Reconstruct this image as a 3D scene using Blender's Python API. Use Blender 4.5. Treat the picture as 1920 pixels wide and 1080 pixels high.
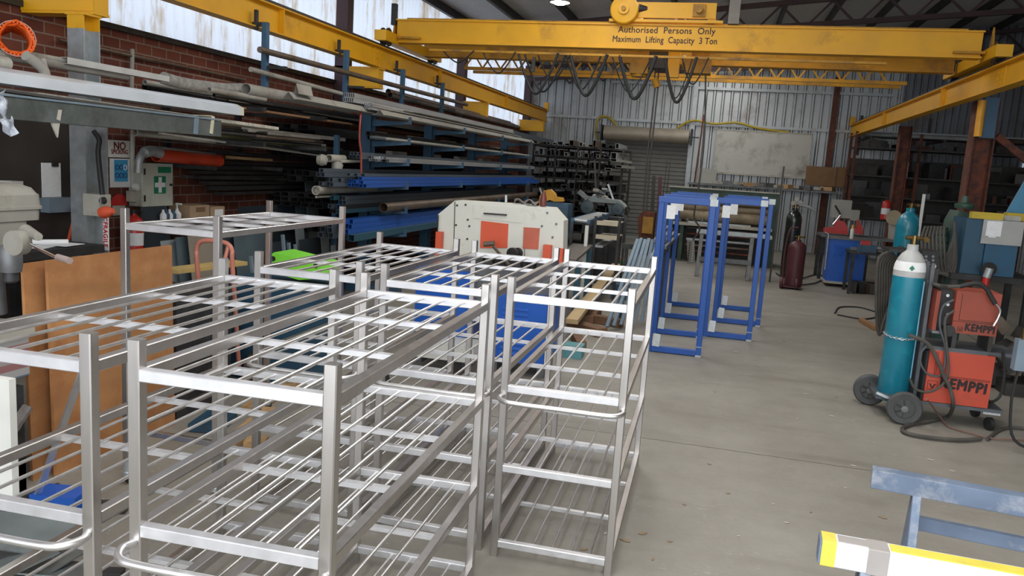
import bpy, bmesh, math, random
from mathutils import Vector, Matrix
random.seed(7)
S=bpy.context.scene
for o in list(bpy.data.objects): bpy.data.objects.remove(o)
# ---------------------------------------------------------------- camera
CAM=Vector((0,0,1.8)); FPX=1493.25
RT=Vector((0.96566,0.25184,0.06388)); UP=Vector((-0.0997,0.13244,0.98616)); FW=Vector((-0.23988,0.95869,-0.15282))
YAW,PIT,ROL=.245380217,.153425884,.0646635915
FW=Vector((-math.sin(YAW)*math.cos(PIT),math.cos(YAW)*math.cos(PIT),-math.sin(PIT)))
_r=Vector((math.cos(YAW),math.sin(YAW),0)); _u=_r.cross(FW)
RT=math.cos(ROL)*_r+math.sin(ROL)*_u; UP=-math.sin(ROL)*_r+math.cos(ROL)*_u
cd=bpy.data.cameras.new('camera'); cam=bpy.data.objects.new('camera',cd); S.collection.objects.link(cam)
cd.sensor_width=36; cd.lens=36*FPX/1920; cd.clip_start=.05; cd.clip_end=200
cam.matrix_world=Matrix(((RT.x,UP.x,-FW.x,0),(RT.y,UP.y,-FW.y,0),(RT.z,UP.z,-FW.z,1.8),(0,0,0,1)))
S.camera=cam
# ---------------------------------------------------------------- light
S.view_settings.view_transform='Standard'; S.view_settings.look='None'
S.view_settings.gamma=1; S.view_settings.use_curve_mapping=False
S.view_settings.exposure=0.13
W=bpy.data.worlds.new('sky'); S.world=W; W.use_nodes=True
wn=W.node_tree.nodes; wl=W.node_tree.links; wn.clear()
wo=wn.new('ShaderNodeOutputWorld'); wb=wn.new('ShaderNodeBackground'); wb.inputs['Strength'].default_value=1.7
wr=wn.new('ShaderNodeValToRGB'); wt=wn.new('ShaderNodeTexCoord'); ws=wn.new('ShaderNodeSeparateXYZ')
wl.new(wt.outputs['Generated'],ws.inputs[0]); wl.new(ws.outputs['Z'],wr.inputs[0]); wl.new(wr.outputs[0],wb.inputs['Color']); wl.new(wb.outputs[0],wo.inputs[0])
e=wr.color_ramp.elements; e[0].position=0; e[0].color=(.80,.86,.93,1); e[1].position=.7; e[1].color=(.9,.96,1.05,1)
def area(name,loc,rot,sx,sy,energy,col=(1,1,1)):
    l=bpy.data.lights.new(name,'AREA'); l.shape='RECTANGLE'; l.size=sx; l.size_y=sy; l.energy=energy; l.color=col
    o=bpy.data.objects.new(name,l); S.collection.objects.link(o); o.location=loc; o.rotation_euler=rot; return o
PI=math.pi
# daylight through the open shop front behind the camera; overhead lamps added under the closed roof, standing for unseen skylights
area('front_door_daylight',(0.3,-1.5,2.3),(math.radians(86),0,0),7,3.4,190,(.95,.98,1))
for i,(x,y,pw) in enumerate(((-1.0,1.8,95),(.6,5.0,80),(-1.6,8.6,95),(-.2,12.6,75),(-1.6,16.2,75),(-.2,19.8,55))):
    area('overhead_fill_light',(x,y,4.35 if y<3 else (3.3 if 0 else 4.75)),(0,0,0),1.3,2.6,pw,(1,.985,.95))
# ---------------------------------------------------------------- pixel helpers (photo 1920x1080 -> a point at a known distance, side or height)
def _ray(x,y): return RT*((x-960)/FPX)-UP*((y-540)/FPX)+FW
def PY(x,y,Y): d=_ray(x,y); return CAM+d*(Y/d.y)
def PX(x,y,X): d=_ray(x,y); return CAM+d*(X/d.x)
def PZ(x,y,Z=0): d=_ray(x,y); return CAM+d*((Z-1.8)/d.z)
# ---------------------------------------------------------------- materials
MATS={}
def mat(name,col,rough=.6,metal=0,var=.12,scale=6,bump=.0,rvar=.1,dirt=None,dscale=2.5,damt=.5,coat=0,trans=0,stretch=None):
    if name in MATS: return MATS[name]
    m=bpy.data.materials.new(name); m.use_nodes=True; N=m.node_tree.nodes; L=m.node_tree.links
    b=N['Principled BSDF']; tc=N.new('ShaderNodeTexCoord'); mp=N.new('ShaderNodeMapping'); L.new(tc.outputs['Object'],mp.inputs[0])
    if stretch: mp.inputs['Scale'].default_value=stretch
    n=N.new('ShaderNodeTexNoise'); n.inputs['Scale'].default_value=scale; n.inputs['Detail'].default_value=5; L.new(mp.outputs[0],n.inputs['Vector'])
    r=N.new('ShaderNodeValToRGB'); r.color_ramp.elements[0].position=.3; r.color_ramp.elements[1].position=.7
    r.color_ramp.elements[0].color=(*[max(0,c*(1-var)) for c in col],1); r.color_ramp.elements[1].color=(*[min(1,c*(1+var)) for c in col],1)
    L.new(n.outputs['Fac'],r.inputs[0]); out=r.outputs[0]
    if dirt:
        n2=N.new('ShaderNodeTexNoise'); n2.inputs['Scale'].default_value=dscale; n2.inputs['Detail'].default_value=8; n2.inputs['Roughness'].default_value=.7; L.new(tc.outputs['Object'],n2.inputs['Vector'])
        r2=N.new('ShaderNodeValToRGB'); r2.color_ramp.elements[0].position=.62-damt*.3; r2.color_ramp.elements[1].position=.78-damt*.2; L.new(n2.outputs['Fac'],r2.inputs[0])
        mx=N.new('ShaderNodeMix'); mx.data_type='RGBA'; L.new(r2.outputs[0],mx.inputs[0]); L.new(out,mx.inputs[6]); mx.inputs[7].default_value=(*dirt,1); out=mx.outputs[2]
    L.new(out,b.inputs['Base Color'])
    mr=N.new('ShaderNodeMapRange'); mr.inputs[3].default_value=max(.02,rough-rvar); mr.inputs[4].default_value=min(1,rough+rvar); L.new(n.outputs['Fac'],mr.inputs[0]); L.new(mr.outputs[0],b.inputs['Roughness'])
    b.inputs['Metallic'].default_value=metal
    if coat: b.inputs['Coat Weight'].default_value=coat; b.inputs['Coat Roughness'].default_value=.15
    if trans: b.inputs['Transmission Weight'].default_value=trans
    if bump:
        bp=N.new('ShaderNodeBump'); bp.inputs['Strength'].default_value=bump; bp.inputs['Distance'].default_value=.01; L.new(n.outputs['Fac'],bp.inputs['Height']); L.new(bp.outputs[0],b.inputs['Normal'])
    MATS[name]=m; return m
def emis(name,col,st):
    m=bpy.data.materials.new(name); m.use_nodes=True; N=m.node_tree.nodes; b=N['Principled BSDF']; b.inputs['Base Color'].default_value=(*col,1)
    b.inputs['Emission Color'].default_value=(*col,1); b.inputs['Emission Strength'].default_value=st; return m
M_ss=mat('brushed_stainless_steel',(.54,.515,.495),.32,1,.06,30,0,.06,stretch=(1,1,.15))
M_ssflat=mat('mill_flat_bar',(.74,.74,.76),.42,.85,.07,20,0,.08)
M_rod=mat('polished_rod',(.72,.71,.70),.38,1,.05,30,0,.08)
M_yel=mat('crane_yellow_paint',(.74,.37,.006),.5,0,.08,3,0,.08,dirt=(.40,.19,.02),dscale=1.6,damt=.15)
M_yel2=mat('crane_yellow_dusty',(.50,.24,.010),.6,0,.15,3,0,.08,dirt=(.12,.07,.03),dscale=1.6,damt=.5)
M_rail=mat('dark_rail_steel',(.06,.055,.05),.5,.6,.2,8)
M_blue=mat('frame_blue_paint',(.010,.075,.33),.45,0,.10,6,0,.08,coat=.05)
M_rackblue=mat('rack_blue_paint',(.04,.11,.19),.5,0,.18,5,0,.08,dirt=(.05,.06,.07),damt=.5)
M_zinc=mat('zinc_plate',(.62,.66,.68),.35,.8,.12,60,0,.1)
M_galv=mat('galvanised_steel',(.42,.45,.46),.48,.6,.14,14,0,.1,dirt=(.35,.33,.30),damt=.4)
M_purple=mat('oxide_purple_paint',(.06,.025,.03),.6,0,.2,5,dirt=(.03,.02,.02),damt=.6)
M_rust=mat('rust_red_column',(.16,.045,.022),.75,0,.35,9,.3,.1,dirt=(.05,.025,.02),dscale=7,damt=.7)
M_black=mat('black_rubber',(.018,.018,.018),.6,0,.2,10)
M_darkm=mat('dark_oily_steel',(.05,.05,.052),.55,.4,.3,9,dirt=(.02,.018,.016),damt=.6)
M_grey=mat('grey_steel',(.16,.165,.17),.5,.5,.2,9)
M_white=mat('white_paint',(.66,.66,.61),.5,0,.06,5,dirt=(.35,.28,.2),dscale=5,damt=.15)
M_paper=mat('white_paper',(.78,.78,.78),.8,0,.05,30)
M_red=mat('safety_red',(.50,.02,.015),.4,0,.08,6,coat=.3)
M_orange=mat('orange_red_paint',(.62,.085,.03),.5,0,.08,5,dirt=(.3,.06,.04),damt=.2)
M_greenbox=mat('lime_green_plastic',(.22,.72,.05),.5,0,.06,8)
M_wood=mat('raw_timber',(.42,.26,.12),.7,0,.2,4,.1,stretch=(8,1,8))
M_ply=mat('plywood_face',(.43,.205,.08),.62,0,.22,2.2,0,dirt=(.33,.13,.045),dscale=3,damt=.6,stretch=(1,.5,3))
M_card=mat('cardboard',(.36,.25,.15),.85,0,.1,8)
M_drill=mat('dusty_drill_enamel',(.27,.26,.225),.5,0,.15,5,dirt=(.14,.12,.09),damt=.5)
M_cream=mat('cream_dusty_enamel',(.42,.40,.34),.5,0,.12,5,dirt=(.2,.17,.13),damt=.4)
M_teal=mat('teal_cylinder_paint',(.008,.19,.27),.35,0,.1,5,coat=.35,dirt=(.02,.28,.36),dscale=8,damt=.25)
M_maroon=mat('maroon_cylinder_paint',(.085,.02,.025),.5,0,.2,6)
M_dkblue=mat('dark_blue_enamel',(.02,.07,.12),.5,0,.12,5,dirt=(.02,.04,.06),damt=.3)
M_dgreen=mat('machine_green',(.035,.085,.06),.5,0,.2,6,dirt=(.02,.03,.02),damt=.5)
M_brass=mat('worn_brass',(.22,.15,.06),.35,1,.15,20)
M_chrome=mat('bright_chrome',(.75,.75,.75),.15,1,.05,20)
M_pink=mat('salmon_pink_paint',(.55,.20,.14),.4,0,.08,6,coat=.2)
M_bluecab=mat('bright_blue_panel',(.008,.10,.48),.4,0,.08,6,coat=.2)
M_greyblue=mat('greyblue_primer',(.19,.25,.30),.5,.1,.12,6)
M_cloth=mat('grey_rag',(.16,.14,.13),.95,0,.4,14,.4)
# ---------------------------------------------------------------- mesh builder
def perp(d):
    d=d.normalized(); a=Vector((0,0,1)) if abs(d.z)<.9 else Vector((0,1,0))
    s=d.cross(a).normalized(); return s, s.cross(d).normalized()
class MB:
    def __init__(s): s.v=[]; s.f=[]
    def add(s,vs,fs):
        o=len(s.v); s.v+=[tuple(v) for v in vs]; s.f+=[tuple(i+o for i in f) for f in fs]; return s
    def bx(s,x0,x1,y0,y1,z0,z1):
        if x0>x1:x0,x1=x1,x0
        if y0>y1:y0,y1=y1,y0
        if z0>z1:z0,z1=z1,z0
        vs=[(x,y,z) for z in(z0,z1) for y in(y0,y1) for x in(x0,x1)]
        return s.add(vs,[(0,2,3,1),(4,5,7,6),(0,1,5,4),(2,6,7,3),(0,4,6,2),(1,3,7,5)])
    def box(s,c,sz): return s.bx(c[0]-sz[0]/2,c[0]+sz[0]/2,c[1]-sz[1]/2,c[1]+sz[1]/2,c[2]-sz[2]/2,c[2]+sz[2]/2)
    def rbox(s,c,sz,rz=0,R=None):
        R=R or Matrix.Rotation(rz,3,'Z'); c=Vector(c); vs=[c+R@Vector((x*sz[0]/2,y*sz[1]/2,z*sz[2]/2)) for z in(-1,1) for y in(-1,1) for x in(-1,1)]
        return s.add(vs,[(0,2,3,1),(4,5,7,6),(0,1,5,4),(2,6,7,3),(0,4,6,2),(1,3,7,5)])
    def sweep(s,p,q,prof,up=None,caps=True):
        p=Vector(p);q=Vector(q);d=q-p
        if up is not None:
            b=Vector(up); b=(b-d*(b.dot(d)/d.dot(d))).normalized(); a=d.cross(b).normalized()
        else: a,b=perp(d)
        n=len(prof); vs=[P+a*x+b*y for P in(p,q) for x,y in prof]
        fs=[(i,(i+1)%n,n+(i+1)%n,n+i) for i in range(n)]
        if caps: fs+=[tuple(range(n-1,-1,-1)),tuple(range(n,2*n))]
        return s.add(vs,fs)
    def bar(s,p,q,w,h=None,ch=0,up=None):
        h=h or w; x=w/2;y=h/2
        pr=[(-x,-y),(x,-y),(x,y),(-x,y)] if not ch else [(-x+ch,-y),(x-ch,-y),(x,-y+ch),(x,y-ch),(x-ch,y),(-x+ch,y),(-x,y-ch),(-x,-y+ch)]
        return s.sweep(p,q,pr,up)
    def hollow(s,p,q,w,h,t,up=None):
        p=Vector(p);q=Vector(q);d=q-p
        b=Vector(up or (0,0,1)); b=(b-d*(b.dot(d)/d.dot(d))).normalized(); a=d.cross(b).normalized()
        def ring(P,w,h): return [P+a*x*w/2+b*y*h/2 for x,y in((-1,-1),(1,-1),(1,1),(-1,1))]
        vs=ring(p,w,h)+ring(q,w,h)+ring(p,w-2*t,h-2*t)+ring(q,w-2*t,h-2*t)
        fs=[]
        for i in range(4):
            j=(i+1)%4; fs+=[(i,j,4+j,4+i),(8+j,8+i,12+i,12+j),(j,i,8+i,8+j),(4+i,4+j,12+j,12+i)]
        return s.add(vs,fs)
    def pipe(s,p,q,r,t,n=16):
        p=Vector(p);q=Vector(q);a,b=perp(q-p)
        def ring(P,r): return [P+(a*math.cos(2*PI*i/n)+b*math.sin(2*PI*i/n))*r for i in range(n)]
        vs=ring(p,r)+ring(q,r)+ring(p,r-t)+ring(q,r-t); fs=[]
        for i in range(n):
            j=(i+1)%n; fs+=[(i,j,n+j,n+i),(2*n+j,2*n+i,3*n+i,3*n+j),(j,i,2*n+i,2*n+j),(n+i,n+j,3*n+j,3*n+i)]
        return s.add(vs,fs)
    def cyl(s,p,q,r,n=16,r2=None):
        p=Vector(p);q=Vector(q);a,b=perp(q-p); r2=r if r2 is None else r2
        vs=[P+(a*math.cos(2*PI*i/n)+b*math.sin(2*PI*i/n))*R for P,R in((p,r),(q,r2)) for i in range(n)]
        return s.add(vs,[(i,(i+1)%n,n+(i+1)%n,n+i) for i in range(n)]+[tuple(range(n-1,-1,-1)),tuple(range(n,2*n))])
    def tube(s,path,r,n=8,closed=False):
        pts=[Vector(p) for p in path]; m=len(pts); vs=[]; a=None
        for i,p in enumerate(pts):
            d=(pts[min(i+1,m-1)]-pts[max(i-1,0)])
            if closed: d=pts[(i+1)%m]-pts[i-1]
            d.normalize()
            if a is None: a,_=perp(d)
            a=(a-d*a.dot(d)); a=a.normalized() if a.length>1e-6 else perp(d)[0]
            b=d.cross(a); rr=r[i] if isinstance(r,(list,tuple)) else r
            vs+=[p+(a*math.cos(2*PI*k/n)+b*math.sin(2*PI*k/n))*rr for k in range(n)]
        fs=[(i*n+k,i*n+(k+1)%n,(i+1)*n+(k+1)%n,(i+1)*n+k) for i in range(m-1) for k in range(n)]
        if closed: fs+=[((m-1)*n+k,(m-1)*n+(k+1)%n,(k+1)%n,k) for k in range(n)]
        else: fs+=[tuple(range(n-1,-1,-1)),tuple((m-1)*n+k for k in range(n))]
        return s.add(vs,fs)
    def lathe(s,prof,c,ax=(0,0,1),n=24):
        c=Vector(c);ax=Vector(ax).normalized();a,b=perp(ax); vs=[];m=len(prof)
        for r,z in prof: vs+=[c+ax*z+(a*math.cos(2*PI*k/n)+b*math.sin(2*PI*k/n))*max(r,1e-4) for k in range(n)]
        fs=[(i*n+k,i*n+(k+1)%n,(i+1)*n+(k+1)%n,(i+1)*n+k) for i in range(m-1) for k in range(n)]
        fs+=[tuple(range(n-1,-1,-1)),tuple((m-1)*n+k for k in range(n))]
        return s.add(vs,fs)
    def prism(s,poly,d):   # poly: list of 3D points, extruded by vector d
        n=len(poly); d=Vector(d); vs=[Vector(p) for p in poly]+[Vector(p)+d for p in poly]
        return s.add(vs,[(i,(i+1)%n,n+(i+1)%n,n+i) for i in range(n)]+[tuple(range(n-1,-1,-1)),tuple(range(n,2*n))])
    def sheet(s,fn,nu,nv,t=.002):   # fn(u,v)->(point); closed thin sheet
        g=[[Vector(fn(i/nu,j/nv)) for j in range(nv+1)] for i in range(nu+1)]
        vs=[];W=nv+1
        for off in(0,1):
            for i in range(nu+1):
                for j in range(nv+1):
                    a=g[min(i+1,nu)][j]-g[max(i-1,0)][j]; b=g[i][min(j+1,nv)]-g[i][max(j-1,0)]
                    nn=a.cross(b); nn=nn.normalized() if nn.length>1e-9 else Vector((0,0,1)); vs.append(g[i][j]+nn*t*(off-.5))
        K=(nu+1)*W; fs=[]
        for i in range(nu):
            for j in range(nv):
                q=(i*W+j,(i+1)*W+j,(i+1)*W+j+1,i*W+j+1); fs.append(tuple(reversed(q))); fs.append(tuple(x+K for x in q))
        for i in range(nu):
            for j in(0,nv):
                q=(i*W+j,(i+1)*W+j,(i+1)*W+j+K,i*W+j+K); fs.append(q if j==0 else tuple(reversed(q)))
        for j in range(nv):
            for i in(0,nu):
                q=(i*W+j,i*W+j+1,i*W+j+1+K,i*W+j+K); fs.append(q if i else tuple(reversed(q)))
        return s.add(vs,fs)
    def mesh(s,name,m,off=Vector((0,0,0)),smooth=True):
        me=bpy.data.meshes.new(name); me.from_pydata([Vector(v)-off for v in s.v],[],s.f); me.materials.append(m)
        bm=bmesh.new(); bm.from_mesh(me); bmesh.ops.recalc_face_normals(bm,faces=bm.faces); bm.to_mesh(me); bm.free()
        if smooth: me.shade_smooth(); me.set_sharp_from_angle(angle=math.radians(35))
        me.update(); return me
    def build(s,name,m,parent=None,label=None,world=True,smooth=True):
        off=Vector((0,0,0))
        if parent is not None: off=ORG.get(parent.name,Vector((0,0,0))) if world else off
        else:
            vs=s.v; off=Vector((sum(v[0] for v in vs)/len(vs),sum(v[1] for v in vs)/len(vs),min(v[2] for v in vs)))
        o=bpy.data.objects.new(name,s.mesh(name,m,off,smooth)); S.collection.objects.link(o)
        if parent is not None: o.parent=parent; ORG[o.name]=off
        else: o.location=off; ORG[o.name]=off
        if label: o['label']=label
        return o
ORG={}
def thing(name,label,cat,loc=(0,0,0),rz=0,group=None):
    o=bpy.data.objects.new(name,None); o.empty_display_size=.1; S.collection.objects.link(o); o.location=loc; o.rotation_euler=(0,0,rz)
    o['label']=label; o['category']=cat; ORG[o.name]=Vector(loc)
    if group: o['group']=group
    return o
def tag(o,label,cat,group=None,kind=None):
    o['label']=label; o['category']=cat
    if group:o['group']=group
    if kind:o['kind']=kind
    return o
def struct(o): o['kind']='structure'; return o
def kids(o): return [c for c in bpy.data.objects if c.parent==o]
def dup(root,loc,rz=0,label=None,group=None):
    r=root.copy(); S.collection.objects.link(r); r.location=loc; r.rotation_euler=(0,0,rz)
    if label:r['label']=label
    if group:r['group']=group
    for ch in kids(root):
        c=ch.copy(); S.collection.objects.link(c); c.parent=r
        for g in kids(ch):
            d=g.copy(); S.collection.objects.link(d); d.parent=c
    return r
def text(name,body,m,parent,org,xdir,updir,size,depth=.002,bold=0,spacing=1,xscale=1,align='CENTER',label=None):
    cu=bpy.data.curves.new(name,'FONT'); cu.body=body; cu.size=size; cu.extrude=depth/2; cu.align_x=align; cu.align_y='CENTER'; cu.space_character=spacing
    t=bpy.data.objects.new('tmp',cu); S.collection.objects.link(t)
    me=bpy.data.meshes.new_from_object(t.evaluated_get(bpy.context.evaluated_depsgraph_get())); bpy.data.objects.remove(t); me.name=name
    X=Vector(xdir).normalized(); U=Vector(updir); U=(U-X*U.dot(X)).normalized(); N_=X.cross(U)
    off=ORG.get(parent.name,Vector((0,0,0)))
    Mx=Matrix(((X.x*xscale,U.x,N_.x,org[0]-off.x),(X.y*xscale,U.y,N_.y,org[1]-off.y),(X.z*xscale,U.z,N_.z,org[2]-off.z),(0,0,0,1)))
    me.transform(Mx)
    if bold:
        bm=bmesh.new(); bm.from_mesh(me); src=me.copy()
        for k,(a_,b_) in enumerate(((1,0),(-1,0),(0,1),(0,-1),(.7,.7),(-.7,-.7))):
            c_=src.copy(); c_.transform(Matrix.Translation(X*a_*bold+U*b_*bold-N_*(.00001*(k+1)))); bm.from_mesh(c_); bpy.data.meshes.remove(c_)
        bm.to_mesh(me); bm.free(); bpy.data.meshes.remove(src)
    me.materials.clear(); me.materials.append(m)
    o=bpy.data.objects.new(name,me); S.collection.objects.link(o); o.parent=parent
    if label:o['label']=label
    return o
def catenary(p,q,sag,n=14):
    p=Vector(p);q=Vector(q); return [p.lerp(q,i/n)-Vector((0,0,sag*4*(i/n)*(1-i/n))) for i in range(n+1)]
def smoothpath(pts,n=6):   # Catmull-Rom
    P=[Vector(p) for p in pts]; P=[P[0]*2-P[1]]+P+[P[-1]*2-P[-2]]; out=[]
    for i in range(1,len(P)-2):
        for k in range(n):
            t=k/n; a,b,c,d=P[i-1],P[i],P[i+1],P[i+2]
            out.append(.5*((2*b)+(c-a)*t+(2*a-5*b+4*c-d)*t*t+(3*b-a-3*c+d)*t*t*t))
    out.append(P[-2]); return out
# ================================================================ SETTING
YB=22.3; XL=-5.5; XR=7.2
def roofz(x): return 4.62+.105*(x-XL)
# floor
def floor_mat():
    m=bpy.data.materials.new('worn_concrete_floor'); m.use_nodes=True; N=m.node_tree.nodes; L=m.node_tree.links; b=N['Principled BSDF']
    tc=N.new('ShaderNodeTexCoord')
    def noise(sc,det=6,ro=.6,st=None):
        mp=N.new('ShaderNodeMapping'); L.new(tc.outputs['Object'],mp.inputs[0])
        if st: mp.inputs['Scale'].default_value=st
        n=N.new('ShaderNodeTexNoise'); n.inputs['Scale'].default_value=sc; n.inputs['Detail'].default_value=det; n.inputs['Roughness'].default_value=ro; L.new(mp.outputs[0],n.inputs['Vector']); return n.outputs['Fac']
    def ramp(f,p0,c0,p1,c1):
        r=N.new('ShaderNodeValToRGB'); r.color_ramp.elements[0].position=p0; r.color_ramp.elements[1].position=p1; r.color_ramp.elements[0].color=(*c0,1); r.color_ramp.elements[1].color=(*c1,1); L.new(f,r.inputs[0]); return r.outputs[0]
    def mix(f,a,bb,t='MIX'):
        x=N.new('ShaderNodeMix'); x.data_type='RGBA'; x.blend_type=t
        if isinstance(f,float): x.inputs[0].default_value=f
        else: L.new(f,x.inputs[0])
        L.new(a,x.inputs[6])
        if isinstance(bb,tuple): x.inputs[7].default_value=(*bb,1)
        else: L.new(bb,x.inputs[7])
        return x.outputs[2]
    base=ramp(noise(.7,6,.6),.3,(.225,.205,.172),.72,(.325,.305,.265))
    base=mix(.55,base,ramp(noise(5,8,.75),.3,(.80,.79,.77),.7,(1.12,1.12,1.12)),'MULTIPLY')
    base=mix(.8,base,ramp(noise(1.3,5,.6,(.35,2.2,1)),.55,(1,1,1),.8,(.66,.64,.62)),'MULTIPLY')   # drag marks
    sc=ramp(noise(38,3,.6,(.5,1.6,1)),.62,(0,0,0),.70,(1,1,1)); sc2=ramp(noise(2.2,3),.5,(0,0,0),.65,(1,1,1))
    base=mix(mix(1.0,sc,sc2,'MULTIPLY'),base,(.46,.45,.42))
    # saw-cut joints
    sp=N.new('ShaderNodeSeparateXYZ'); L.new(tc.outputs['Object'],sp.inputs[0])
    def joint(out,pos,w,nz):
        a=N.new('ShaderNodeMath'); a.operation='SUBTRACT'; L.new(out,a.inputs[0]); a.inputs[1].default_value=pos
        n_=N.new('ShaderNodeMath'); n_.operation='MULTIPLY_ADD'; L.new(noise(9,3),n_.inputs[0]); n_.inputs[1].default_value=nz; L.new(a.outputs[0],n_.inputs[2])
        c=N.new('ShaderNodeMath'); c.operation='ABSOLUTE'; L.new(n_.outputs[0],c.inputs[0]); d=N.new('ShaderNodeMath'); d.operation='LESS_THAN'; L.new(c.outputs[0],d.inputs[0]); d.inputs[1].default_value=w; return d.outputs[0]
    for out,pos,w,nz in((sp.outputs['Y'],5.37,.006,.03),(sp.outputs['Y'],11.6,.01,.03),(sp.outputs['X'],3.3,.008,.02)):
        base=mix(joint(out,pos,w,nz),base,(.09,.08,.07))
    L.new(base,b.inputs['Base Color'])
    rr=N.new('ShaderNodeMapRange'); rr.inputs[3].default_value=.42; rr.inputs[4].default_value=.75; L.new(noise(3,6),rr.inputs[0]); L.new(rr.outputs[0],b.inputs['Roughness'])
    bp=N.new('ShaderNodeBump'); bp.inputs['Strength'].default_value=.15; bp.inputs['Distance'].default_value=.01; L.new(noise(30,6),bp.inputs['Height']); L.new(bp.outputs[0],b.inputs['Normal'])
    return m
fl=MB().bx(-8,XR+.1,-6,YB+.1,-.12,0).build('floor',floor_mat()); struct(fl)
# the floor texture is laid out from the world origin
fl.data.transform(Matrix.Translation(fl.location)); fl.location=(0,0,0)
def corrugated(name,m,p0,ex,length,z0,z1,nrm,pitch=.225,depth=.06,fn=None):
    # pan-and-rib profile running along ex, ribs vertical; closed thin sheet
    ex=Vector(ex); nrm=Vector(nrm); p0=Vector(p0); prof=[(0,0),(.30,0),(.42,1),(.58,1),(.70,0)]
    pts=[];x=0
    while x<length-1e-6:
        for a,h in prof:
            if x+a*pitch<length: pts.append((x+a*pitch,h*depth))
        x+=pitch
    pts.append((length,0))
    vs=[];n=len(pts)
    for off in(0,.004):
        for a,h in pts:
            P=p0+ex*a+nrm*(h+off)
            zt=z1 if fn is None else fn(P)
            vs+=[Vector((P.x,P.y,z0)),Vector((P.x,P.y,zt))]
    fs=[]
    for i in range(n-1):
        a=2*i; fs+=[(a,a+2,a+3,a+1),(2*n+a,2*n+a+1,2*n+a+3,2*n+a+2)]
    fs+=[(0,1,2*n+1,2*n),(2*n-2,2*n-1,4*n-1,4*n-2)]
    b=MB(); b.add(vs,fs); o=b.build(name,m,smooth=False); return struct(o)
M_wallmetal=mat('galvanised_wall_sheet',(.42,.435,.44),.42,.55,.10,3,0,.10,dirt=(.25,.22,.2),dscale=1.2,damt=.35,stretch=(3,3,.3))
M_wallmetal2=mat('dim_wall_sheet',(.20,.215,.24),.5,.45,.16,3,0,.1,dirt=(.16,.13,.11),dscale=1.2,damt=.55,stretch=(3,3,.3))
DX0,DX1=-3.17,-.95     # roller door
corrugated('wall_back',M_wallmetal,(XL,YB,0),(1,0,0),DX0-XL,0,0,(0,-1,0),fn=lambda P:roofz(P.x))
corrugated('wall_back',M_wallmetal,(DX0,YB,0),(1,0,0),DX1-DX0,2.85,0,(0,-1,0),fn=lambda P:roofz(P.x))
corrugated('wall_back',M_wallmetal,(DX1,YB,0),(1,0,0),4.2-DX1,0,0,(0,-1,0),fn=lambda P:roofz(P.x))
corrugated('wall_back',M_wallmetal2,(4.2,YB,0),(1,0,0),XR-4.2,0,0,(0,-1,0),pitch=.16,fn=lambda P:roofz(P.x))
corrugated('wall_right',M_wallmetal,(XR,-2,0),(0,1,0),YB+2,0,0,(-1,0,0),fn=lambda P:roofz(P.x))
_y=PX(1897,360,XR-.1).y
# brick wall
def brick_mat():
    m=bpy.data.materials.new('red_brickwork'); m.use_nodes=True; N=m.node_tree.nodes; L=m.node_tree.links; b=N['Principled BSDF']
    tc=N.new('ShaderNodeTexCoord'); sp=N.new('ShaderNodeSeparateXYZ'); cb=N.new('ShaderNodeCombineXYZ'); L.new(tc.outputs['Object'],sp.inputs[0]); L.new(sp.outputs['Y'],cb.inputs['X']); L.new(sp.outputs['Z'],cb.inputs['Y'])
    br=N.new('ShaderNodeTexBrick'); br.inputs['Scale'].default_value=1; br.inputs['Brick Width'].default_value=.215; br.inputs['Row Height'].default_value=.097; br.inputs['Mortar Size'].default_value=.007; br.inputs['Mortar Smooth'].default_value=.2
    br.inputs['Color1'].default_value=(.13,.032,.018,1); br.inputs['Color2'].default_value=(.19,.052,.027,1); br.inputs['Mortar'].default_value=(.24,.18,.14,1); br.inputs['Bias'].default_value=-.1
    L.new(cb.outputs[0],br.inputs['Vector'])
    n=N.new('ShaderNodeTexNoise'); n.inputs['Scale'].default_value=1.4; n.inputs['Detail'].default_value=6; L.new(tc.outputs['Object'],n.inputs['Vector'])
    r=N.new('ShaderNodeValToRGB'); r.color_ramp.elements[0].position=.3; r.color_ramp.elements[0].color=(.55,.5,.5,1); r.color_ramp.elements[1].position=.65; r.color_ramp.elements[1].color=(1.1,1.1,1.1,1); L.new(n.outputs['Fac'],r.inputs[0])
    x=N.new('ShaderNodeMix'); x.data_type='RGBA'; x.blend_type='MULTIPLY'; x.inputs[0].default_value=1; L.new(br.outputs['Color'],x.inputs[6]); L.new(r.outputs[0],x.inputs[7]); L.new(x.outputs[2],b.inputs['Base Color'])
    b.inputs['Roughness'].default_value=.85
    bp=N.new('ShaderNodeBump'); bp.invert=True; bp.inputs['Strength'].default_value=.5; bp.inputs['Distance'].default_value=.01; L.new(br.outputs['Fac'],bp.inputs['Height']); L.new(bp.outputs[0],b.inputs['Normal'])
    return m
M_brick=brick_mat()
wl_=MB().bx(XL-.23,XL,-2,YB,0,2.78).build('wall_left',M_brick); struct(wl_); wl_.data.transform(Matrix.Translation(wl_.location)); wl_.location=(0,0,0)
struct(MB().bx(XL-.1,XL+.05,-2,YB,2.78,2.83).build('trim_1',M_darkm))
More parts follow.
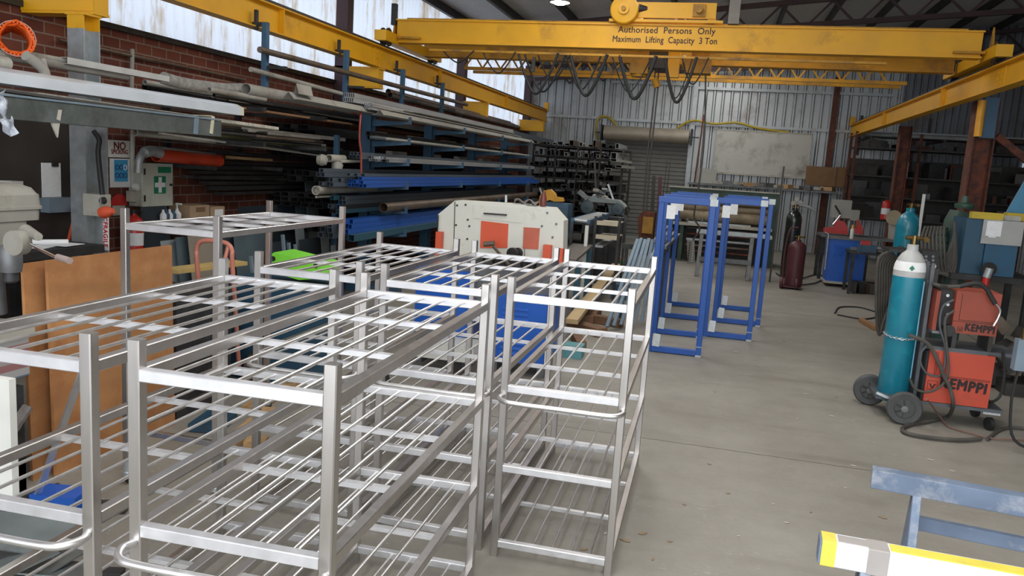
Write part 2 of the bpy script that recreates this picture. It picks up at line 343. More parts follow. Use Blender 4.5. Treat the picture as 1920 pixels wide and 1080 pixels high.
# translucent sheeting above the brick
def trans_mat():
    m=bpy.data.materials.new('translucent_wall_sheet'); m.use_nodes=True; N=m.node_tree.nodes; L=m.node_tree.links; N.clear()
    o=N.new('ShaderNodeOutputMaterial'); tr=N.new('ShaderNodeBsdfTranslucent'); di=N.new('ShaderNodeBsdfDiffuse'); mx=N.new('ShaderNodeMixShader'); em=N.new('ShaderNodeEmission'); ad=N.new('ShaderNodeAddShader')
    tc=N.new('ShaderNodeTexCoord'); mp=N.new('ShaderNodeMapping'); mp.inputs['Scale'].default_value=(1,1,.18); n=N.new('ShaderNodeTexNoise'); n.inputs['Scale'].default_value=2.2; n.inputs['Detail'].default_value=8; n.inputs['Roughness'].default_value=.75
    L.new(tc.outputs['Object'],mp.inputs[0]); L.new(mp.outputs[0],n.inputs['Vector'])
    r=N.new('ShaderNodeValToRGB'); E=r.color_ramp.elements; E[0].position=.34; E[0].color=(.36,.27,.15,1); E[1].position=.5; E[1].color=(.60,.64,.70,1); L.new(n.outputs['Fac'],r.inputs[0])
    L.new(r.outputs[0],tr.inputs[0]); L.new(r.outputs[0],di.inputs[0]); L.new(r.outputs[0],em.inputs[0]); em.inputs[1].default_value=.45
    mx.inputs[0].default_value=.3; L.new(tr.outputs[0],mx.inputs[1]); L.new(di.outputs[0],mx.inputs[2]); L.new(mx.outputs[0],ad.inputs[0]); L.new(em.outputs[0],ad.inputs[1]); L.new(ad.outputs[0],o.inputs[0]); return m
M_trans=trans_mat()
for i,(y0,y1) in enumerate(((-2,4.9),(4.9,10.3),(10.3,15.6),(15.6,YB))):
    corrugated('window_%d'%(i+1),M_trans,(XL-.02,y0,0),(0,1,0),y1-y0,2.83,0,(1,0,0),pitch=.15,depth=.02,fn=lambda P:roofz(XL))
corrugated('window_5',M_trans,(XR-.09,_y-.5,0),(0,1,0),2.2,.9,0,(-1,0,0),pitch=.42,depth=.03,fn=lambda P:2.9)  # glowing panel added on the right wall in place of daylit ribs
# roof sheets (foil insulation) and purlins
def foil():
    m=bpy.data.materials.new('foil_insulation'); m.use_nodes=True; N=m.node_tree.nodes; L=m.node_tree.links; b=N['Principled BSDF']
    tc=N.new('ShaderNodeTexCoord'); w=N.new('ShaderNodeTexWave'); w.bands_direction='Y'; w.inputs['Scale'].default_value=5; w.inputs['Distortion'].default_value=4; w.inputs['Detail'].default_value=3; L.new(tc.outputs['Object'],w.inputs['Vector'])
    r=N.new('ShaderNodeValToRGB'); r.color_ramp.elements[0].color=(.40,.41,.42,1); r.color_ramp.elements[1].color=(.85,.85,.86,1); L.new(w.outputs['Fac'],r.inputs[0]); L.new(r.outputs[0],b.inputs['Base Color'])
    b.inputs['Metallic'].default_value=.0; b.inputs['Roughness'].default_value=.45
    bp=N.new('ShaderNodeBump'); bp.inputs['Strength'].default_value=.8; bp.inputs['Distance'].default_value=.03; L.new(w.outputs['Fac'],bp.inputs['Height']); L.new(bp.outputs[0],b.inputs['Normal']); return m
b=MB(); b.add([(XL-.3,-2,roofz(XL-.3)),(XR+.3,-2,roofz(XR+.3)),(XR+.3,YB,roofz(XR+.3)),(XL-.3,YB,roofz(XL-.3)),(XL-.3,-2,roofz(XL-.3)+.06),(XR+.3,-2,roofz(XR+.3)+.06),(XR+.3,YB,roofz(XR+.3)+.06),(XL-.3,YB,roofz(XL-.3)+.06)],[(0,1,2,3),(4,7,6,5),(0,4,5,1),(1,5,6,2),(2,6,7,3),(3,7,4,0)])
ce=b.build('ceiling',foil(),smooth=False); struct(ce); ce.data.transform(Matrix.Translation(ce.location)); ce.location=(0,0,0)
n=2
for x in [XL+.25+1.02*i for i in range(13)]:
    z=roofz(x); struct(MB().bx(x-.035,x+.035,-2,YB,z-.16,z-.01).build('trim_%d'%n,M_darkm)); n+=1
for y in(5.43,10.75,16.1,21.7):   # rafters / trusses across the shop
    b=MB()
    zc=lambda x: roofz(x)-.75
    if y>6:
        b.bar((XL+.2,y,zc(XL)+.25),(XR,y,zc(XR)),.09,.09,up=(0,0,1)); b.bar((XL+.2,y,roofz(XL)-.2),(XR,y,roofz(XR)-.2),.09,.09,up=(0,0,1))
        k=0;x=XL+.4
        while x<XR-.8:
            b.bar((x,y,zc(x)+.05),(x+.45,y,roofz(x)-.2),.04,.04,up=(0,1,0)); b.bar((x+.45,y,roofz(x)-.2),(x+.9,y,zc(x+.9)+.05),.04,.04,up=(0,1,0)); x+=.9
    else: b.bar((XL+.2,y,roofz(XL)-.2),(XR,y,roofz(XR)-.2),.1,.16,up=(0,0,1))
    struct(b.build('trim_%d'%n,M_purple)); n+=1
# wall columns on the left (purple) and the back corner
for y in(10.75,16.1,21.9):
    struct(MB().bx(XL+.02,XL+.2,y-.09,y+.09,0,4.5).build('trim_%d'%n,M_purple)); n+=1
# girts on the back wall
for x0,x1,z in((XL,DX0,3.22),(DX0,DX1,3.20),(DX1,4.0,3.18),(XL,DX0,4.25),(DX0,DX1,4.2),(DX1,4,4.12),(DX1,4,1.62),(4.,XR,3.2),(4.,XR,1.7)):
    struct(MB().bx(x0+.02,x1-.02,YB-.12,YB-.045,z-.035,z+.035).build('trim_%d'%n,M_galv)); n+=1
for x in(DX0-.07,DX1+.07):
    struct(MB().bx(x-.06,x+.06,YB-.15,YB-.03,0,4.6).build('trim_%d'%n,M_galv)); n+=1
struct(MB().bx(2.55,2.68,YB-.3,YB-.12,0,4.5).build('trim_%d'%n,M_rust)); n+=1
# rusty columns under the right-hand runway
def ibeam(b,p,q,w,h,tf,tw,up):
    x,y=w/2,h/2; t=tw/2
    return b.sweep(p,q,[(-x,-y),(x,-y),(x,-y+tf),(t,-y+tf),(t,y-tf),(x,y-tf),(x,y),(-x,y),(-x,y-tf),(-t,y-tf),(-t,-y+tf),(-x,-y+tf)],up)
for x,y,w in((3.37,12.3,.27),(3.45,17.6,.22),(3.40,6.3,.24)):
    b=MB(); ibeam(b,(x,y,0),(x,y,3.05),w,w,.02,.02,(1,0,0)); struct(b.build('trim_%d'%n,M_rust)); n+=1
b=MB(); b.bar((3.55,12.3,2.6),(5.2,12.3,1.4),.09,.09,up=(0,1,0)); struct(b.build('trim_%d'%n,M_rust)); n+=1
# galvanised column on the left with yellow painted top
b=MB(); ibeam(b,(-4.9,5.36,0),(-4.9,5.36,2.62),.15,.17,.012,.012,(0,1,0)); struct(b.build('trim_%d'%n,M_galv)); n+=1
b=MB(); ibeam(b,(-4.9,5.36,2.62),(-4.9,5.36,2.72),.15,.17,.012,.012,(0,1,0)); struct(b.build('trim_%d'%n,M_yel)); n+=1
b=MB(); b.bx(-4.99,-4.81,5.27,5.45,2.72,2.74); struct(b.build('trim_%d'%n,M_yel)); n+=1
struct(MB().bx(-4.70,-4.622,5.270,5.282,0,1.95).build('trim_%d'%n,M_galv)); n+=1
# roller door
M_slat=mat('roller_door_slats',(.21,.21,.195),.8,0,.08,4,dirt=(.22,.2,.18),damt=.4)
b=MB(); z=.02
while z<2.78:
    b.add([(DX0,YB-.03,z),(DX1,YB-.03,z),(DX1,YB-.042,z+.015),(DX0,YB-.042,z+.015),(DX1,YB-.042,z+.085),(DX0,YB-.042,z+.085),(DX1,YB-.03,z+.10),(DX0,YB-.03,z+.10),(DX0,YB-.01,z),(DX1,YB-.01,z),(DX1,YB-.01,z+.10),(DX0,YB-.01,z+.10)],[(0,1,2,3),(3,2,4,5),(5,4,6,7),(8,11,10,9),(0,8,9,1),(7,6,10,11)]); z+=.11
dr=b.build('door_1',M_slat,smooth=False); struct(dr)
MB().bx(DX0,DX1,YB-.012,YB-.006,0,2.85).build('gap_light_blocker',M_slat,dr)  # added sheet that blocks sky light through the gaps between slats
dm=MB().cyl((DX0-.02,YB-.42,2.82),(DX1+.02,YB-.42,2.82),.19,28)
for k in range(7): pass
dm=dm.build('door_drum',mat('drum_slats',(.36,.31,.24),.5,.2,.1,5),dr)
e_=MB()
for x in(DX0-.1,DX1+.06): e_.bx(x,x+.04,YB-.62,YB-.12,2.62,3.02)
e_.bx(DX0-.25,DX0-.02,YB-.43,YB-.40,2.8,2.83).bx(DX1+.02,DX1+.28,YB-.43,YB-.40,2.8,2.83)
e_.build('door_bracket',M_darkm,dr)
b=MB().bx(DX0,DX1,YB-.08,YB-.01,0,.05); b.build('bottom_rail',M_galv,dr)

# ================================================================ CRANE
RX0,RX1=-4.85,3.06; RB,RT_=3.03,3.32
def runway(x,y0,y1,label,side):
    t=thing('crane_runway_beam',label,'beam',(x,y0,RB))
    b=MB(); ibeam(b,(x,y0,(RB+RT_)/2),(x,y1,(RB+RT_)/2),.15,RT_-RB,.014,.01,(0,0,1)); b.build('i_beam',M_yel,t)
    MB().bx(x-.025,x+.025,y0,y1,RT_,RT_+.045).build('crane_rail',M_rail,t)
    for y in (y0+2.4,8.1,13.2,17.6):
        b=MB(); 
        for s in(-1,1):
            b.bx(x+s*.006,x+s*.07,y-.006,y+.006,RB+.014,RT_-.014)
        b.build('stiffener',M_yel,t)
    b=MB()
    for k in range(3):
        for dy in(-.07,.07): b.cyl((x,10.75+dy,RB+.07+.07*k),(x+side*.03,10.75+dy,RB+.07+.07*k),.012,6)
    b.bx(x+side*.004,x+side*.012,10.6,10.9,RB+.02,RT_-.02); b.build('splice_plate',M_yel,t)
    MB().bx(x-.06,x+.06,y1-.12,y1-.02,RT_,RT_+.22).build('end_stop',M_yel,t)
    return t
rl=runway(RX0,-1.5,22.0,'long yellow crane runway beam over the racks on the left side',1)
rr=runway(RX1,-1.5,22.1,'long yellow crane runway beam on rusty columns on the right side',-1)
def corbel(y,label,parent_mat=M_yel):
    t=thing('column_bracket',label,'bracket',(-5.2,y,2.73),group=None)
    MB().bx(XL+.0,-4.78,y-.09,y+.09,3.005,3.03).build('top_plate',M_yel,t)
    b=MB(); b.bx(XL+.02,-4.8,y-.085,y-.073,2.76,3.005); b.bx(XL+.02,-4.8,y-.08,y+.09,2.74,2.76); b.bx(-4.82,-4.80,y-.07,y+.08,2.76,3.005); b.build('web_plate',M_yel,t)
for y,l in((5.43,'yellow welded bracket on top of the galvanised column at the upper left corner'),(10.75,'yellow bracket under the runway behind the aluminium bundle'),(16.1,'yellow bracket under the runway further back, third from the front'),(21.6,'yellow bracket under the runway nearest the back wall')): corbel(y,l)
# bridge
CY=11.2
cr=thing('overhead_travelling_crane','yellow three ton overhead crane bridge with hoist trolley and black lettering','crane',((RX0+RX1)/2,CY,3.3))
def boxgird(y,z0,z1,x0,x1,m,name):
    b=MB(); d=.07
    b.bx(x0,x1,y-d,y-d+.01,z0+.02,z1-.02); b.bx(x0,x1,y+d-.01,y+d,z0+.02,z1-.02); b.bx(x0,x1,y-d-.03,y+d+.03,z0,z0+.02); b.bx(x0,x1,y-d-.03,y+d+.03,z1-.02,z1)
    b.bx(x0,x0+.01,y-d,y+d,z0,z1).bx(x1-.01,x1,y-d,y+d,z0,z1)
    return b.build(name,m,cr)
g1=boxgird(CY+.1,3.455,3.785,RX0+.05,RX1-.12,M_yel,'front_girder')
MB().bx(RX0+.2,RX1-.3,CY+.05,CY+.13,3.787,3.81).build('trolley_rail',M_yel2,cr)
g2=boxgird(CY+1.25,3.42,3.72,RX0+.05,RX1-.12,M_yel2,'rear_girder')
MB().bx(RX0+.2,RX1-.3,CY+1.2,CY+1.3,3.72,3.76).build('trolley_rail',M_yel2,cr)
for x,s in((RX0,1),(RX1,-1)):
    e1=MB().bx(x-.09,x+.09,CY-.42,CY+1.9,3.42,3.56).build('end_truck',M_yel,cr)
    for y in(CY-.22,CY+1.7):
        w_=MB().lathe([(.02,-.05),(.13,-.05),(.13,-.035),(.11,-.03),(.11,.03),(.13,.035),(.13,.05),(.02,.05)],(x,y,3.49),(1,0,0),20).build('wheel',M_rail,e1)
    b=MB(); b.prism([(x,CY-.0,3.56),(x,CY+.16,3.56),(x,CY+.08,3.84)],(s*.02,0,0)); b.bx(min(x+s*.1,x+s*.45),max(x+s*.1,x+s*.45),CY-.06,CY-.0,3.5,3.53); b.build('gusset',M_yel2,cr)
MB().bx(RX0-.03,RX0+.04,CY+.0,CY+.08,3.7,4.0).build('stop_plate',M_darkm,cr)
# lattice walkway beam behind
b=MB(); x0,x1=RX0+.4,RX1-.5; yy=CY+2.2
b.bx(x0,x1,yy,yy+.05,3.36,3.41).bx(x0,x1,yy,yy+.05,3.60,3.64).bx(x0,x1,yy+.5,yy+.55,3.36,3.41)
x=x0
while x<x1-.3:
    b.bar((x,yy+.02,3.39),(x+.16,yy+.02,3.62),.025,up=(0,1,0)).bar((x+.16,yy+.02,3.62),(x+.32,yy+.02,3.39),.025,up=(0,1,0)); x+=.32
b.build('lattice_beam',M_yel2,cr)
# festoon rail below
MB().bx(RX0+.6,RX1-1.2,CY-.05,CY-.01,3.34,3.37).build('festoon_track',M_yel2,cr)
# hoist trolley on the girders
hx=PY(1172,20,CY)
tr=MB().bx(hx.x+.1,hx.x+1.2,CY-.02,CY+.02,3.86,4.06); tr.bx(hx.x-.2,hx.x+1.3,CY-.05,CY+.0,3.80,3.835); tr.bx(hx.x-.2,hx.x+1.3,CY+1.2,CY+1.25,3.78,3.9)
tr.bx(hx.x-.15,hx.x-.05,CY,CY+1.25,3.82,3.9).bx(hx.x+1.1,hx.x+1.2,CY,CY+1.25,3.82,3.9); tr=tr.build('trolley_frame',M_yel,cr)
b=MB().lathe([(.0,-.12),(.07,-.12),(.07,-.10),(.05,-.09),(.175,-.07),(.19,-.05),(.19,.0),(.175,.01),(.17,.9),(.0,.9)],(hx.x,CY-.04,hx.z-.0),(0,1,0),36); b.build('drum_wheel',M_yel,tr)
b=MB().lathe([(.0,-.15),(.03,-.15),(.03,-.115),(.055,-.115),(.055,-.1)],(hx.x,CY-.04,hx.z),(0,1,0),20); b.build('drum_hub',M_yel2,tr)
b=MB().bx(hx.x+.9,hx.x+1.06,CY-.05,CY-.02,3.88,4.04); b.cyl((hx.x+.98,CY-.12,3.96),(hx.x+.98,CY-.04,3.96),.045,12); b.build('bearing_plate',M_yel2,tr)
b=MB().bx(hx.x+1.36,hx.x+1.5,CY-.04,CY+.1,3.8,4.5); b.build('control_box',mat('dusty_grey_panel',(.22,.2,.17),.6),tr)
b=MB().cyl((hx.x+.19,CY,3.98),(hx.x+.3,CY,3.98),.06,14,.03); b.build('motor_nose',M_darkm,tr)
# hoist machinery hanging below
def pc(x,y,Y=CY): return PY(x,y,Y)
HY=CY+.62
a=PY(1185,100,HY); c=PY(1215,145,HY)
b=MB().bx(a.x,c.x,HY-.12,HY+.12,c.z+.04,3.55); b.cyl(((a.x+c.x)/2,HY,c.z-.0),((a.x+c.x)/2,HY,c.z+.12),.11,16); b.cyl(((a.x+c.x)/2-.15,HY,c.z+.1),((a.x+c.x)/2+.17,HY,c.z+.1),.02,8); b.build('hoist_motor',M_yel2,cr)
a=PY(1255,95,HY); c=PY(1272,146,HY); MB().bx(a.x,c.x,HY-.06,HY+.06,c.z,3.6).build('hoist_arm',M_yel,cr)
a=PY(1288,100,HY); c=PY(1332,140,HY)
b=MB().bx(a.x,c.x,HY-.15,HY+.15,c.z,c.z+.22); b.bx(a.x+.08,c.x-.03,HY-.18,HY+.18,c.z+.2,3.6); b.cyl((a.x-.05,HY,c.z+.15),(a.x,HY,c.z+.15),.1,14); b.build('hoist_gearbox',M_yel2,cr)
b=MB().bx(PY(1218,100,HY).x,PY(1252,100,HY).x,HY-.1,HY+.2,3.28,3.62); b.build('rope_guide',M_rail,cr)
# lettering on the girder
tw=CY+.1-.07-.001
t1=PY(1249,57.5,tw); t2=PY(1245,75.5,tw)
M_letter=mat('black_brown_lettering',(.03,.008,.006),.6)
text('lettering','Authorised  Persons  Only',M_letter,cr,(t1.x,tw,t1.z),(1,0,0),(0,0,1),.115,.003,.0018,1.05,.98,label='black painted words')
text('lettering','Maximum  Lifting  Capacity  3 Ton',M_letter,cr,(t2.x,tw,t2.z),(1,0,0),(0,0,1),.115,.003,.0018,1.05,.82,label='black painted words')
# festoon cables (pixel end points of each loop, hung at the track)
fy=CY-.03
for k,(xa,xb,yb,r,fyy) in enumerate(((972,1048,176,.018,fy),(985,1062,172,.015,fy+.2),(1070,1140,179,.023,fy),(1063,1128,168,.012,fy+.2),(1163,1232,185,.025,fy),(1150,1222,172,.009,fy+.2),(1248,1308,192,.021,fy),(1250,1300,184,.008,fy+.2),(830,890,117,.01,fy),(905,968,137,.01,fy),(1010,1070,152,.01,fy+.25),(1280,1330,158,.009,fy))):
    p=PY(xa,92,fyy); q=PY(xb,92,fyy); m_=PY((xa+xb)/2,yb,fyy); p.z=q.z=3.36
    sag=3.36-m_.z; pts=[]
    for i in range(17):
        u=i/16; s=2*u-1; pts.append(Vector((p.x+(q.x-p.x)*(u+.0*s)-.1*math.sin(s*PI)*(q.x-p.x)*.6,fyy+.03*math.sin(u*5),3.36-sag*(1-abs(s)**2.3))))
    MB().tube(pts,r,8).build('festoon_cable',M_black,cr)
MB().bx(PY(1000,85,fy).x,PY(1006,85,fy).x,fy-.02,fy+.02,3.1,3.3).build('cable_carrier',M_rail,cr)
# hook and pendant ropes
hk=PY(1227,150,HY); b=MB()
b.cyl((hk.x,HY,3.4),(hk.x,HY,hk.z),.008,8).cyl((hk.x+.05,HY,3.4),(hk.x+.05,HY,hk.z),.008,8).build('lifting_rope',M_rail,cr)
b=MB().cyl((hk.x-.0,HY,hk.z+.02),(hk.x+.05,HY,hk.z-.1),.05,12).build('hook_block',M_yel2,cr)
p0=Vector((hk.x+.02,HY,hk.z-.1)); p1=PY(1206,395,HY+.0); 
b=MB().tube([p0,p0.lerp(PY(1213,300,HY),1),p1],.011,6); b.tube([p0+Vector((.04,0,0)),PY(1219,300,HY),PY(1212,395,HY)],.011,6); b.build('lifting_chain',M_rail,cr)
# ceiling light, very bright
lp=PY(1050,5,13.5)
t=thing('high_bay_lamp','bright round high bay lamp hanging above the crane','lamp',lp)
MB().lathe([(.05,.16),(.12,.12),(.17,.0),(.165,0),(.11,.11)],lp,(0,0,1),20).build('reflector',M_galv,t)
MB().lathe([(.0,0.03),(.13,.03),(.14,.0),(.08,-.03),(.0,-.04)],lp,(0,0,1),20).build('glowing_lens',emis('lamp_glow',(1,.97,.85),14),t)
MB().cyl(lp+Vector((0,0,.14)),lp+Vector((0,0,.55)),.01,8).build('hanger_rod',M_darkm,t)
# ================================================================ STAINLESS TROLLEYS
ROT=.0308
TW,TD,TH=.53,1.43,1.31
SH=(1.237,.823,.447,.08)
def trolley_parts(t,rods=True,legs_z=0,w=TW,d=TD,h=TH,shelves=SH,handle=True):
    # local coordinates: origin at the front left post
    p=.034
    for x in(0,w):
        for y in(0,d): MB().bar((x,y,legs_z),(x,y,h),p,p,.003,up=(0,1,0)).build('post',M_ss,t,world=False)
    for si,z in enumerate(shelves):
        z2=z-.016
        for x in(0,w): MB().bar((x,p/2,z2),(x,d-p/2,z2),.032,.032,.0025,up=(0,0,1)).build('side_rail',M_ss,t,world=False)
        for y in(0,d): MB().bar((p/2,y,z2),(w-p/2,y,z2),.032,.032,.0025,up=(0,0,1)).build('end_rail',M_ssflat,t,world=False)
        if rods:
            for k in(1,2): y=d*k/3; MB().bx(.013,w-.013,y-.0125,y+.0125,z-.030,z-.014).build('cross_bar',M_ssflat,t,world=False)
            for k in range(5):
                x=w*(k+1)/6; MB().cyl((x,.0125,z-.009),(x,d-.0125,z-.009),.0056,8).build('rod',M_rod,t,world=False)
    if handle:
        z=.775; r=.011; b=MB()
        b.tube(smoothpath([(0,-.014,z),(-.012,-.05,z-.002),(.02,-.095,z-.004),(.09,-.105,z-.005),(w/2,-.105,z-.005),(w-.09,-.105,z-.005),(w-.02,-.095,z-.004),(w+.012,-.05,z-.002),(w,-.014,z)],5),r,12)
        b.build('push_handle',M_rod,t,world=False)
T0=(-1.37,1.655)
tr0=thing('stainless_shelf_trolley','nearest complete stainless trolley, front centre, two posts and curved handle at the bottom edge','trolley',(T0[0],T0[1],0),ROT,'stainless steel rod shelf trolleys')
trolley_parts(tr0)
for x,y,rz,l in((-2.045,1.64,ROT,'stainless trolley at the left edge of the photo, only its right post fully seen'),
              (-2.115,3.395,.004,'stainless trolley in the second row at the left, beside the trolley without rods'),
              (-1.462,3.40,.006,'middle stainless trolley of the second row, in front of the white saw'),
              (-.848,3.375,.014,'right-hand stainless trolley with four open shelves, next to clear floor')):
    dup(tr0,(x,y,0),rz,l)
# the taller trolley without rods, on castors and feet
t=thing('unfinished_shelf_trolley','taller stainless trolley frame on castors with no rods, behind the plywood sheets','trolley',(-2.88,3.40,0),.01)
trolley_parts(t,False,.13,.53,1.36,1.46,(1.385,),False)
MB().bx(.265-.012,.265+.012,.01,1.35,1.353,1.383).build('centre_rail',M_ss,t,world=False)
for k in range(1,5): MB().bx(.013,.517,1.36*k/5-.0125,1.36*k/5+.0125,1.36,1.376).build('cross_bar',M_ssflat,t,world=False)
for x in(0,.53): MB().bar((x,.014,.30),(x,1.35,.30),.026,.03,.0025,up=(0,0,1)).build('lower_rail',M_ss,t,world=False)
for y in(0,1.36): MB().bar((.014,y,.30),(.516,y,.30),.026,.03,.0025,up=(0,0,1)).build('lower_rail',M_ss,t,world=False)
for x in(0,.53):
    for y in(0,1.36):
        c=MB().cyl((x,y,.07),(x,y,.135),.022,12).cyl((x,y,.05),(x,y,.07),.03,12).build('castor_stem',M_zinc,t,world=False)
        MB().lathe([(.0,-.014),(.03,-.014),(.038,-.008),(.038,.008),(.03,.014),(.0,.014)],(x,y+.02,.038),(1,0,0),18).build('castor_wheel',M_black,c,world=False)
# ================================================================ BLUE PORTAL FRAMES
def bframe(x,y,w,label,h=1.585,tagp=True,tilt=0):
    t=thing('blue_steel_frame',label,'frame',(x,y,0),tilt,'blue painted steel frames')
    c=.004;s=.062
    for xx in(0,w): MB().bar((xx,0,.0),(xx,0,h-.062),.055,.055,c,up=(0,1,0)).build('post',M_blue,t,world=False)
    MB().bar((-.03,0,h-.031),(w+.03,0,h-.031),.055,.062,c,up=(0,0,1)).build('top_rail',M_blue,t,world=False)
    MB().bar((.03,0,.035),(w-.03,0,.035),.05,.058,c,up=(0,0,1)).build('bottom_rail',M_blue,t,world=False)
    for q in((w-.03,w+.045,-.029,.029,h-.064,h+.002),(w-.029,w+.029,-.03,.03,.0,.02),(w-.030,w+.030,-.031,.031,.10,.108)): MB().bx(*q).build('bare_steel_end',M_galv,t,world=False)
    MB().rbox((.075,-.033,.13),(.07,.010,.13),.0,Matrix.Rotation(.05,3,'Y')).build('zinc_plate',M_zinc,t,world=False)
    if tagp: MB().rbox((.10,-.036,h-.15),(.085,.002,.135)).build('paper_label',M_paper,t,world=False)
    return t
for i,(x,y,w,l) in enumerate(((-.55,8.12,.5,'nearest blue painted steel frame of the left row, standing on the concrete'),(-.57,9.1,.5,'second blue frame from the front in the left row'),(-.56,10.2,.48,'third blue frame from the front in the left row'),(-.53,11.2,.47,'rearmost blue frame of the left row'),
      (-.01,9.25,.49,'front blue frame of the right row with a paper label'),(.09,10.25,.53,'middle blue frame of the right row'),(.14,11.35,.45,'rear blue frame of the right row'))):
    bframe(x,y,w,l,tagp=(i in(0,1,2,4,5)))
for y0,y1,z,l in((8.0,9.15,.98,'grey round bar across the two nearest left blue frames at waist height'),(9.3,10.25,1.0,'grey round bar across the second and third left blue frames')):
    tag(MB().cyl((-.595,y0,z),(-.615,y1,z+.02),.02,10).build('clamp_bar',M_greyblue),l,'bar')
def one(b,name,m,label,cat,group=None,kind=None,smooth=True): return tag(b.build(name,m,smooth=smooth),label,cat,group,kind)
# ================================================================ LEFT: CANTILEVER RACK AND ITS TUBES
RXT=-3.9
RYS=(9.7,11.95,14.2,16.45)
ARMZ=[PX(x,y,RXT).z for x,y in((750,446),(752,402),(756,356),(755,311),(749,270),(750,230))]   # undersides of the arms
rack=thing('cantilever_rack','blue cantilever rack of steel uprights and arms loaded with tube along the left wall','rack',(-4.48,9.7,0))
for i,y in enumerate(RYS):
    b=MB(); ibeam(b,(-4.48,y,0),(-4.48,y,2.42),.13,.15,.01,.008,(0,1,0)); u=b.build('upright',M_rackblue,rack)
    MB().bx(-4.7,-3.95,y-.06,y+.06,0,.10).build('foot',M_rackblue,rack)
    for z in ARMZ:
        b=MB().prism([(-4.42,y-.03,z-.05),(RXT-.02,y-.03,z),(RXT-.02,y-.03,z+.03),(-4.42,y-.03,z+.03)],(0,.06,0)); b.bx(RXT-.02,RXT,y-.03,y+.03,z,z+.09); b.build('arm',M_rackblue,rack)
for i,y in enumerate((7.6,9.45,11.3,13.05)):
    t=thing('pipe_support_post','%s slim blue post hung from the left runway beam'%('nearest','second','third','rearmost')[i],'post',(-4.70,y,2.4),group='slim posts under the runway')
    MB().bar((-4.7,y,2.36),(-4.7,y,3.08),.06,.06,.003,up=(0,1,0)).build('post',M_rackblue,t)
    MB().bx(-4.88,-4.67,y-.02,y+.02,3.045,3.085).bx(-4.80,-4.77,y-.06,y-.02,3.0,3.2).build('hanger_clip',M_darkm,t)
    MB().bx(-4.7,-4.45,y-.02,y+.02,2.62,2.65).build('arm',M_darkm,t)
MB_=MB
def tubes(x0,cols,z0,rows,w,h,y0,y1,m,label,group,t=.004,jit=.25,skip=0,name='square_tube'):
    for r in range(rows):
        for c in range(cols):
            if random.random()<skip: continue
            a=y0+random.uniform(-jit,jit)*.5; bb=y1+random.uniform(-jit,jit)
            x=x0+w*c; z=z0+h*(r+.5)
            o=MB().hollow((x,a,z),(x,bb,z),w-.002,h-.002,t).build(name,random.choice(m) if isinstance(m,list) else m,smooth=False); tag(o,label,'tube',group)
M_bluetube=mat('mill_blue_tube',(.02,.095,.38),.35,.1,.12,4,0,.1,coat=.3,stretch=(1,.1,1))
M_gtube=mat('grey_painted_tube',(.085,.105,.125),.42,.2,.15,4,stretch=(1,.1,1))
M_ttube=mat('teal_grey_tube',(.035,.10,.14),.4,.2,.15,4,stretch=(1,.1,1))
M_btube=mat('black_mill_tube',(.03,.03,.03),.5,.3,.3,4,stretch=(1,.1,1))
M_alu=mat('aluminium_extrusion',(.62,.63,.64),.38,.75,.10,12,stretch=(1,.15,1))
M_light=mat('pale_grey_flashing',(.36,.35,.31),.5,.25,.1,5,dirt=(.22,.19,.15),damt=.3,stretch=(1,.3,1))
M_pvc=mat('grey_dusty_pvc',(.34,.32,.28),.6,0,.15,5,dirt=(.2,.17,.14),damt=.5)
M_brownpipe=mat('brown_steel_pipe',(.16,.125,.095),.45,.5,.25,5,dirt=(.10,.06,.04),damt=.5,stretch=(1,.2,1))
Z3=ARMZ[2]+.035
tubes(-4.33,4,Z3,2,.048,.048,8.25,17.0,M_gtube,'grey square tube at the back of the bright blue bundle at eye level','grey tubes beside the blue bundle')
tubes(-4.33,2,Z3+.1,2,.048,.048,8.2,16.5,M_gtube,'grey square tube stacked highest over the bright blue bundle','grey tubes topping the blue bundle')
tubes(-4.13,6,Z3,2,.039,.042,8.5,17.3,M_bluetube,'bright blue square tube in the bundle on the third rack level','bright blue square tubes')
tubes(-4.11,3,Z3+.086,2,.045,.036,8.5,17.2,[M_bluetube,M_gtube],'small tube resting on the bright blue bundle','tubes resting on the blue bundle')
Z2=ARMZ[1]+.035
tubes(-4.33,4,Z2,4,.048,.05,8.45,16.6,[M_gtube,M_btube,M_ttube,M_bluetube],'dark square tube in the mixed stack behind the big round pipe','mixed dark tubes')
o=one(MB().pipe((-3.99,9.15,Z2+.058),(-3.99,17.5,Z2+.058),.058,.005,24),'round_pipe',M_brownpipe,'large brown round steel pipe lying on the second rack level','pipe')
Z1=ARMZ[0]+.035
tubes(-4.36,3,Z1+.02,3,.062,.062,8.3,14.8,M_gtube,'thick-walled grey square tube low on the rack','low grey square tubes',.005)
tubes(-4.16,3,Z1+.08,3,.05,.055,8.3,14.8,M_bluetube,'deep blue square tube low on the rack above the teal pair','low deep blue tubes')
for x,w,y,l in((-4.10,.05,8.35,'smaller teal square tube on the lowest arms'),(-4.0,.08,8.3,'larger teal square tube with open end on the lowest arms')):
    one(MB().hollow((x,y,Z1+.04),(x,14.6,Z1+.04),w,w*.95,.005),'square_tube',M_ttube,l,'tube')
Z4=ARMZ[3]+.035
tubes(-4.36,5,Z4+.02,2,.042,.04,8.9,17.2,M_gtube,'thin blue grey tube on the fourth rack level, back stack','fourth level back tubes')
tubes(-4.14,6,Z4,2,.034,.032,9.15,17.1,[M_gtube,M_alu,M_btube],'small square tube at the front of the fourth rack level','fourth level front tubes')
Z5=ARMZ[4]+.035
